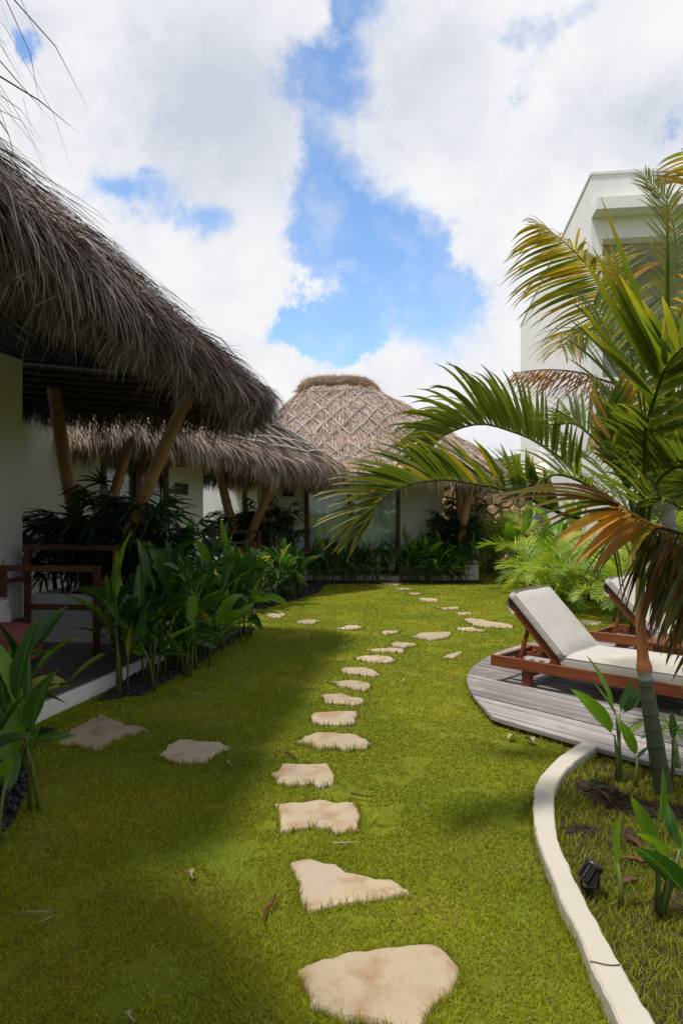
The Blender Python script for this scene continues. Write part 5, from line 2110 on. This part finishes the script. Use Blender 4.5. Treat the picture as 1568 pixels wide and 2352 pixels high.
def areca(loc, h, label, group, seed, n=9, cane=.3):
    rr = random.Random(seed)
    t = thing('areca_palm', loc, label, 'palm', group, local=True)
    for k in range(3):
        a = rr.uniform(0, 6.28)
        b = (.07 * math.cos(a), .07 * math.sin(a))
        obj('cane', MB().tube([(b[0], b[1], -.02), (b[0] * 1.5, b[1] * 1.5, cane * h)], [.02, .016], 7), 'stalk', t, True)
    for i in range(n):
        az = i * 2.4 + rr.uniform(-.4, .4)
        el = R(rr.uniform(-8, 42))
        o = bpy.data.objects.new('frond', rr.choice(AREC))
        COL.objects.link(o)
        o.parent = t
        s = h * rr.uniform(.6, .95)
        o.matrix_basis = Matrix.Translation((rr.uniform(-.05, .05), rr.uniform(-.05, .05), cane * h * rr.uniform(.6, 1))) @ leaf_dir(az, el, rr.uniform(-.4, .4)) @ Matrix.Scale(s, 4)
    return t


for i, (x, y, h) in enumerate([(3.6, 16.6, 1.2), (4.3, 15.4, 1.25), (4.9, 17.0, 1.5), (4.0, 17.8, 1.5), (3.2, 17.6, 1.0)]):
    areca((x, y, 0), h, ['small areca palm nearest the short white wall, before the stone wall', 'areca palm between the stone wall and the banana leaved plants', 'tallest areca palm against the stone wall by the white building', 'areca palm close against the middle of the stone wall', 'lowest areca palm at the far villa end of the stone wall'][i], 'areca palms by the stone wall', 400 + i, 11)
for i, (x, y, h) in enumerate([(3.35, 11.6, 1.0), (3.7, 10.8, 1.05), (3.2, 10.3, .8), (4.15, 11.5, 1.2), (4.2, 9.8, 1.1), (3.75, 9.3, .9), (4.7, 10.6, 1.2), (3.65, 12.8, 1.1)]):
    areca((x, y, 0), h, ['bushy areca palm at the lawn corner beyond the front lounger head', 'bushy areca palm just behind the corner areca on the lawn edge', 'lowest bushy areca palm, leaning out over the lawn behind the yellow leaf', 'tall bushy areca palm beside the lime broad leaved plant', 'bushy areca palm directly behind the rear lounger head', 'small bushy areca palm between rear lounger and lawn stones', 'tall bushy areca palm against the areca hedge', 'bushy areca palm at the foot of the banana leaved plants'][i], 'areca palms behind the loungers', 500 + i, 12, .22)
rr5 = random.Random(77)
for i, (x, y, h) in enumerate([(4.1, 13.6, 1.7), (3.9, 12.6, 1.5), (4.4, 12.9, 1.9), (3.75, 14.3, 1.3)]):
    heliconia((x, y, 0), h, ['tall bright banana leaved plant right under the parasol edge', 'bright banana leaved plant next to the bushy arecas', 'tallest banana leaved plant against the white building', 'lowest banana leaved plant, toward the stone wall'][i], 'banana leaved plants before the parasol', 600 + i, 4, .2, .85, (['helic_leaf_bright', 'helic_leaf_yellow'], [.7, .3]), None, (3, 5), .2)
for i, (x, y, h) in enumerate([(3.5, 10.9, .8), (3.9, 11.2, .85), (3.35, 12.2, .7)]):
    heliconia((x, y, 0), h, ['lime green broad leaved plant at the lawn edge among the arecas', 'tallest lime green broad leaved plant among the arecas', 'lowest lime green broad leaved plant toward the far lawn'][i], 'lime broad leaved plants among arecas', 620 + i, 4, .16, .5, (['helic_leaf_bright', 'helic_leaf_yellow'], [.85, .15]), None, (3, 5), .15)
for i in range(9):
    x, y = rr5.uniform(4.6, 6.6), 11.5 - i * .36 + rr5.uniform(-.1, .1)
    areca((x, y, 0), rr5.uniform(1.1, 1.7), '%s dense areca palm along the hedge beyond the loungers, counted from the white building' % ORD[i], 'areca hedge beyond the loungers', 700 + i, 10, .3)
# dried upright leaf
yl = P(1208, 1352, 7.9)
yl0 = G(1208, 1372)
t = thing('dry_leaf_plant', (yl0.x, yl0.y, 0), 'single crumpled yellow leaf standing beside the front lounger head', 'leaf', local=True)
lm = leaf_mesh('leaf', .26, .13, .6, .5, 'dry_leaf', 3, .3, .03)
o = link('leaf', lm, t)
o.matrix_basis = Matrix.Translation((0, 0, .0)) @ leaf_dir(1.2, R(80), .4)
obj('stalk', MB().tube([(0, 0, -.02), (.01, .0, .06)], [.004, .003], 5), 'stalk', t)

# --- foreground heliconias in the right bed: leaves placed one by one
SHOOT = [leaf_mesh('leaf', 1.0, w, a, f, m, s, pe, .004) for (w, a, f, m, s, pe) in
         [(.26, .25, .45, 'helic_leaf_bright', 1, .06), (.24, .55, .35, 'helic_leaf_bright', 2, .06), (.30, .4, .3, 'helic_leaf', 3, .06), (.22, .1, .7, 'helic_leaf_bright', 4, .06)]]


def shoots(base, label, group, leaves, stems):
    """leaves: (x0,y0,x1,y1, dY, mesh index, roll) tail and tip pixels, dY: how far the tip leans from the base's depth"""
    t = thing('heliconia_plant', base, label, 'plant', group, local=True)
    Y = base.y
    for (x0, y0, x1, y1) in stems:
        a, b = P(x0, y0, Y) - base, P(x1, y1, Y) - base
        obj('stem', MB().tube([tuple(a), tuple(a.lerp(b, .5) + Vector((.006, 0, 0))), tuple(b)], [.013, .010, .005], 7), 'stalk', t, True)
    for (x0, y0, x1, y1, dY, mi, roll) in leaves:
        a, b = P(x0, y0, Y) - base, P(x1, y1, Y + dY) - base
        d = b - a
        L = d.length
        az = math.atan2(d.y, d.x)
        el = math.atan2(d.z, math.hypot(d.x, d.y))
        o = bpy.data.objects.new('leaf', SHOOT[mi])
        COL.objects.link(o)
        o.parent = t
        o.matrix_basis = Matrix.Translation(a) @ leaf_dir(az, el + R(4), roll) @ Matrix.Diagonal((L * 1.0, L, L, 1))
    return t


b1 = G(1420, 1802)
shoots(b1, 'heliconia shoot with long bright leaves in front of the deck boards', 'heliconia shoots in the kerb bed',
       [(1408, 1690, 1304, 1578, -.10, 1, .5), (1412, 1640, 1331, 1512, -.02, 0, -.5), (1418, 1650, 1350, 1575, .1, 3, .3), (1424, 1640, 1462, 1556, .06, 2, -.4), (1430, 1640, 1478, 1580, .14, 2, .3)],
       [(1419, 1808, 1410, 1688), (1424, 1808, 1414, 1640), (1414, 1806, 1422, 1640)])
b2 = G(1457, 1815)
shoots(b2, 'small heliconia shoot with curled leaf beside the palm trunk', 'heliconia shoots in the kerb bed',
       [(1460, 1738, 1418, 1660, -.05, 0, .6), (1462, 1745, 1500, 1712, .05, 2, -.3), (1440, 1690, 1480, 1660, .05, 1, .2)],
       [(1457, 1816, 1461, 1736)])
b3 = G(1420, 2095)
shoots(b3, 'heliconia shoot with a single upright leaf right of the spotlight', 'heliconia shoots in the kerb bed',
       [(1419, 1985, 1446, 1868, -.03, 3, .9), (1420, 2010, 1408, 1975, .02, 3, .3)],
       [(1425, 2100, 1419, 1985)])
b4 = G(1508, 2105)
shoots(b4, 'large heliconia plant with wide glossy leaves at the bed edge', 'heliconia shoots in the kerb bed',
       [(1505, 1955, 1436, 1835, -.03, 0, .5), (1510, 1900, 1497, 1752, .02, 3, .2), (1540, 1975, 1453, 1910, -.05, 1, .6), (1580, 2060, 1445, 1952, -.12, 2, .5), (1550, 1935, 1520, 1835, .06, 2, -.4), (1566, 1960, 1515, 1850, .1, 0, -.2), (1590, 1990, 1600, 1850, .0, 2, .2)],
       [(1508, 2108, 1506, 1955), (1512, 2108, 1540, 1970), (1516, 2105, 1560, 1950)])
b5 = G(1540, 1815)
shoots(b5, 'heliconia plant with drooping leaves behind the palm trunk', 'heliconia shoots in the kerb bed',
       [(1543, 1700, 1540, 1630, .05, 2, .4), (1545, 1720, 1560, 1660, .02, 1, -.4), (1546, 1745, 1565, 1710, -.03, 0, .3)],
       [(1540, 1818, 1544, 1700)])
areca(G(1590, 1800), .42, 'small areca palm with orange tips right of the palm trunk', None, 801, 9, .5)

# small weed by the kerb
wd = thing('weed', G(1365, 1822), 'small leafy weed growing in the bed beside the kerb', 'weed', local=True)
obj('stem', MB().tube([(0, 0, 0), (.002, 0, .09)], [.003, .002], 5), 'stalk', wd)
for k in range(7):
    o = bpy.data.objects.new('leaf', HEL['helic_leaf'][k % 6])
    COL.objects.link(o)
    o.parent = wd
    o.matrix_basis = Matrix.Translation((0, 0, .03 + .009 * k)) @ leaf_dir(k * 2.2, R(15 + 6 * k), 0) @ Matrix.Scale(.07, 4)

# ------------------------------------------------------------------ beds, gravel, soil
def ground_sheet(name, poly, z, m, label):
    tag(obj(name, MB().add([(x, y, z) for x, y in poly], [tuple(range(len(poly)))]), m), label, None, None, 'structure')


bed1 = [(-1.93, 5.4), (-1.62, 5.6), (-1.45, 6.4), (-1.3, 7.6), (-1.1, 8.7), (-1.5, 8.9), (-1.7, 7.0), (-1.9, 6.2)]
bed2 = [(-3.0, 4.6), (-2.15, 4.45), (-1.75, 3.9), (-1.58, 3.3), (-1.62, 2.7), (-2.6, 2.4)]
bed3 = [(-1.8, 10.1), (-1.3, 10.1), (-.95, 11.2), (-.45, 12.5), (-.3, 14.2), (1.0, 14.25), (1.0, 14.80), (-1.2, 14.80)]
bed4 = [(1.25, 14.25), (3.0, 14.3), (3.0, 14.80), (1.25, 14.80)]
BEDS = [bed1, bed2, bed3, bed4]
for b_, l in zip(BEDS, ['dark gravel bed beside the near terrace', 'dark gravel bed at the near terrace end', 'dark bed beside the middle villa', 'dark bed before the far villa']):
    ground_sheet('plant_bed', b_, .006, 'soil', l)
gv, gf = [], []
rg = np.random.default_rng(8)
ico = np.array([(0, 0, 1), (.9, 0, .1), (0, .9, 0), (-.9, 0, .1), (0, -.9, 0), (0, 0, -.6)])
icf = np.array([(0, 1, 2), (0, 2, 3), (0, 3, 4), (0, 4, 1), (5, 2, 1), (5, 3, 2), (5, 4, 3), (5, 1, 4)])
for b_, n in ((bed1, 2600), (bed2, 2200), (bed3, 1200), (bed4, 500)):
    pb = np.array(b_)
    x = rg.uniform(pb[:, 0].min(), pb[:, 0].max(), n * 3)
    y = rg.uniform(pb[:, 1].min(), pb[:, 1].max(), n * 3)
    k = in_poly(x, y, b_)
    x, y = x[k][:n], y[k][:n]
    for a, c_ in zip(x, y):
        s = rg.uniform(.012, .03)
        an = rg.uniform(0, 6.28)
        m_ = ico * s * rg.uniform(.7, 1.2, (1, 3)) * (1 + rg.normal(0, .12, (6, 1)))
        rot = np.array([[math.cos(an), -math.sin(an), 0], [math.sin(an), math.cos(an), 0], [0, 0, 1]])
        gv.append(m_ @ rot.T + np.array([a, c_, .012]))
o = link('gravel', np_mesh('gravel', np.concatenate(gv), np.concatenate([icf + 6 * i for i in range(len(gv))]), 'gravel'))
tag(o, 'dark loose gravel under the heliconias along the terraces', None, None, 'stuff')

# planted bed right of the kerb
BED = [tuple(p) for p in kr] + [(3.2, .6), (3.4, 2.2), (2.6, 3.0)] + [(first.x, first.y), (dp[1].x, dp[1].y)]
ground_sheet('soil_bed', [tuple(p) for p in kr[::3]] + [(3.2, .3), (3.4, 2.4), (2.35, 3.25), (first.x + .02, first.y + .02)], .005, 'soil', 'dark soil bed between the kerb and the deck')
# crumbs of soil and litter
n = 2600
x = rg.uniform(.9, 2.6, n * 3)
y = rg.uniform(1.7, 4.2, n * 3)
k = in_poly(x, y, BED) & (fbm(x * 2.2 + 3, y * 2.2, 3) + .28 * (x - (.75 + .12 * y)) > .70)
x, y = x[k][:n], y[k][:n]
gv = []
for a, c_ in zip(x, y):
    s = rg.uniform(.004, .014)
    gv.append(ico * s * rg.uniform(.6, 1.3, (1, 3)) * (1 + rg.normal(0, .2, (6, 1))) + np.array([a, c_, .008]))
o = link('soil_crumbs', np_mesh('soil_crumbs', np.concatenate(gv), np.concatenate([icf + 6 * i for i in range(len(gv))]), 'soil'))
tag(o, 'loose soil crumbs in the planted bed', None, None, 'stuff')

# ------------------------------------------------------------------ grass
HOLES = SPOLY + [KERB, DECK_S] + BEDS
HOLES += [[(-2.62, 2.3), (-2.15, 4.86), (-1.97, 5.72), (-1.78, 6.85), (-1.9, 7.12), (-3.3, 7.3), (-6, 7.4), (-6, 2.3)],
          [(-2.40, 12.9), (-1.30, 12.75), (-1.62, 11.6), (-2.0, 10.2), (-2.35, 8.9), (-1.8, 8.2), (-1.8, 7.1), (-6, 7), (-6, 13)],
          [(-1.9, 14.82), (2.95, 14.82), (2.95, 20), (-1.9, 20)], [(4.4, 12), (9, 11.4), (10, 22), (5.7, 22)]]


def grow(x, y, hmin, hmax, wid, col_shift=None, bend=.75, seed=1):
    rg = np.random.default_rng(seed)
    n = len(x)
    dist = np.maximum(1.0, y / 2.6)
    h = rg.uniform(hmin, hmax, n) * (.75 + .5 * fbm(x * 4.3, y * 4.3, 3))
    w = wid * rg.uniform(.7, 1.3, n) * dist ** .85
    an = rg.uniform(0, 2 * math.pi, n)
    ln = h * rg.uniform(.15, 1.25, n) * bend
    dx, dy = np.cos(an), np.sin(an)
    bx = rg.uniform(0, 2 * math.pi, n)
    wx, wy = np.cos(bx) * w * .5, np.sin(bx) * w * .5
    z0 = np.zeros(n)
    v = np.zeros((n, 5, 3))
    v[:, 0] = np.stack([x - wx, y - wy, z0 - .004], 1)
    v[:, 1] = np.stack([x + wx, y + wy, z0 - .004], 1)
    mx, my = x + dx * ln * .35, y + dy * ln * .35
    v[:, 2] = np.stack([mx - wx * .8, my - wy * .8, h * .6], 1)
    v[:, 3] = np.stack([mx + wx * .8, my + wy * .8, h * .6], 1)
    v[:, 4] = np.stack([x + dx * ln, y + dy * ln, h], 1)
    k = (np.arange(n) * 5)[:, None]
    f = np.stack([k + 0, k + 1, k + 3, k + 0, k + 3, k + 2, k + 2, k + 3, k + 4], axis=2).reshape(-1, 3)
    a = fbm(x * .9 + 4, y * .9 + 2, 4)
    b = fbm(x * 3.1 + 40, y * 3.1 + 9, 3)
    g1, g2 = np.array([.135, .195, .009]), np.array([.345, .35, .014])
    dryc = np.array([.34, .27, .07])
    t = np.clip((a - .15) / .62, 0, 1)[:, None]
    c = g1 * (1 - t) + g2 * t
    dr = np.clip((b - .56) / .15, 0, 1)[:, None] * .55
    if col_shift is not None:
        dr = np.maximum(dr, col_shift[:, None])
    pick = (rg.random(n) < .6)[:, None]
    c = np.where(pick, c * (1 - dr) + dryc * dr, c)
    c = c * rg.uniform(.65, 1.3, n)[:, None]
    old = (rg.random(n) < .06)[:, None]
    c = np.where(old, np.array([.30, .25, .10]) * rg.uniform(.6, 1.1, n)[:, None], c)
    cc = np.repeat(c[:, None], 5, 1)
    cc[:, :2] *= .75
    return v.reshape(-1, 3), f, cc.reshape(-1, 3)


xs, ys = [], []
rgg = np.random.default_rng(15)
edges = np.concatenate([np.arange(1.2, 4, .2), np.arange(4, 10, .5), np.arange(10, 24, 1.0)])
for a, b in zip(edges[:-1], edges[1:]):
    ym = (a + b) / 2
    dens = 24000 * min(1.0, (2.6 / ym) ** 1.75)
    wx = .53 * b + .6
    n = int(dens * (b - a) * 2 * wx)
    xs.append(rgg.uniform(-wx, wx, n))
    ys.append(rgg.uniform(a, b, n))
x, y = np.concatenate(xs), np.concatenate(ys)
keep = np.ones(len(x), bool)
for h_ in HOLES:
    keep &= ~in_poly(x, y, h_)
bed = in_poly(x, y, BED)
soilm = (fbm(x * 2.2 + 3, y * 2.2, 3) + .28 * (x - (.75 + .12 * y)) > .70) & bed
keep &= ~soilm
# worn, thin spots in the lawn
worn = (fbm(x * 4.6 + 60, y * 4.6 + 7, 4) > .63) & (rgg.random(len(x)) < .75)
keep &= ~worn
thin = bed & (rgg.random(len(x)) < .35)
keep &= ~thin
lx, ly = x[keep & ~bed], y[keep & ~bed]
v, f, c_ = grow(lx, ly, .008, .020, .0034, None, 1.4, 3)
tag(link('grass', np_mesh('grass', v, f, 'grass_blade', c_)), 'short mown grass of the garden lawn', None, None, 'stuff')
bx_, by_ = x[keep & bed], y[keep & bed]
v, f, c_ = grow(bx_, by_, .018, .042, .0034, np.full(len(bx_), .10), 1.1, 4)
tag(link('bed_grass', np_mesh('bed_grass', v, f, 'grass_blade', c_)), 'longer tufted grass in the kerb bed', None, None, 'stuff')
# longer blades leaning over the kerb, stones and deck edge
ex, ey, ed = [], [], []
for poly, dens in [(KERB, 420), (DECK_S[3:64], 120)] + [(s, 340) for s in SPOLY]:
    n = len(poly)
    for i in range(n - (1 if len(poly) == 61 else 0)):
        a, b = np.array(poly[i]), np.array(poly[(i + 1) % n])
        l = np.linalg.norm(b - a)
        if l > 1 or a[1] < 1.2:
            continue
        k = rgg.poisson(l * dens * min(1, 4 / max(a[1], .1)))
        for _ in range(k):
            q = a + (b - a) * rgg.random()
            nn = np.array([b[1] - a[1], a[0] - b[0]]) / (l + 1e-9)
            sgn = 1 if rgg.random() < .5 else -1
            q = q + nn * rgg.uniform(.001, .014) * sgn
            ex.append(q[0])
            ey.append(q[1])
ex, ey = np.array(ex), np.array(ey)
k = np.ones(len(ex), bool)
for h_ in [KERB] + SPOLY + [DECK_S] + BEDS:
    k &= ~in_poly(ex, ey, h_)
v, f, c_ = grow(ex[k], ey[k], .03, .058, .0032, None, .8, 6)
tag(link('edge_grass', np_mesh('edge_grass', v, f, 'grass_blade', c_)), 'longer grass blades along kerb, deck and stone edges', None, None, 'stuff')

# ------------------------------------------------------------------ litter on the lawn


def litter(name, pix, rad, m, label, cat, z=.03):
    pts = [G(px, py, z) for px, py in pix]
    c0_ = pts[0].copy()
    mb = MB().tube([tuple(p - c0_) for p in pts], [rad] * (len(pts) - 1) + [rad * .4], 6)
    o = obj(name, mb, m, None, True)
    o.location = c0_
    return tag(o, label, cat)


litter('twig', [(632, 2058), (622, 2078), (608, 2090), (603, 2112)], .006, 'twig', 'curved reddish brown twig on the lawn near the wedge shaped stone', 'twig')
litter('twig', [(655, 1727), (670, 1733), (682, 1744)], .007, 'twig', 'short brown twig beside the eye shaped stepping stone', 'twig')
litter('twig', [(804, 1822), (830, 1826), (860, 1831)], .005, 'twig', 'thin dark twig right of the rectangular stepping stone', 'twig')
litter('straw', [(765, 1936), (790, 1936), (830, 1934)], .004, 'straw_bit', 'pale straw lying between the rectangular and wedge stones', 'straw')
litter('straw', [(30, 2097), (80, 2094), (125, 2095), (118, 2105), (85, 2122)], .003, 'straw_bit', 'bent pale grass straw on the shaded lawn', 'straw')
litter('straw', [(385, 1587), (420, 1590), (480, 1597)], .005, 'straw_bit', 'pale dry stalk on the grass by the near terrace bed', 'straw')
kc = [G(1129 + .2933 * px, 1662 + .2933 * py, KZ + .003) for px, py in ((765, 1858), (820, 1870), (880, 1885), (940, 1893), (1000, 1888))]
o = obj('creeping_runner', MB().tube([tuple(p - kc[0]) for p in kc], .0022, 5), 'root', None, True)
o.location = kc[0]
tag(o, 'thin dry grass runner creeping across the kerb top', 'runner')
for (px, py, s, r_, lab) in [(1225, 1704, .05, .4, 'curled pale dry leaf on the lawn near the kerb top end'), (528, 1755, .03, 1.2, 'tiny pale leaf beside the orange lipped stone'), (1180, 1690, .04, 2.2, 'crumpled grey dry leaf on worn grass below the deck'), (925, 1563, .035, .2, 'small pale leaf on the lawn before the deck curve'), (300, 2335, .02, 1.0, 'small white petal on the dark lawn'), (440, 2010, .03, .6, 'tiny ochre leaf on the shaded lawn')]:
    lm = leaf_mesh('dry_leaf', s * 1.6, s, 1.2, .8, 'straw_bit', int(px), .1, .004)
    o = link('dry_leaf', lm)
    o.location = G(px, py, .035)
    o.rotation_euler = (.2, .1, r_)
    tag(o, lab, 'leaf')
for (px, py, r_) in [(1475, 1950, .3), (1490, 1985, 1.2), (1400, 1840, .1), (1470, 2020, 2.0)]:
    lm = leaf_mesh('dry_leaf', .12, .03, .4, .6, 'twig', int(px), .1, .004)
    o = link('dry_leaf', lm)
    o.location = G(px, py, .02)
    o.rotation_euler = (.1, .1, r_)
    tag(o, {1475: 'shrivelled brown leaf left of the large heliconia plant', 1490: 'shrivelled brown leaf under the large heliconia plant', 1400: 'shrivelled brown leaf at the foot of the tall heliconia shoot', 1470: 'shrivelled brown leaf between spotlight and large heliconia'}[px], 'leaf', 'brown leaves on the bed soil')

for o in bpy.data.objects:
    if '_local' in o:
        del o['_local']
print('objects', len(bpy.data.objects))
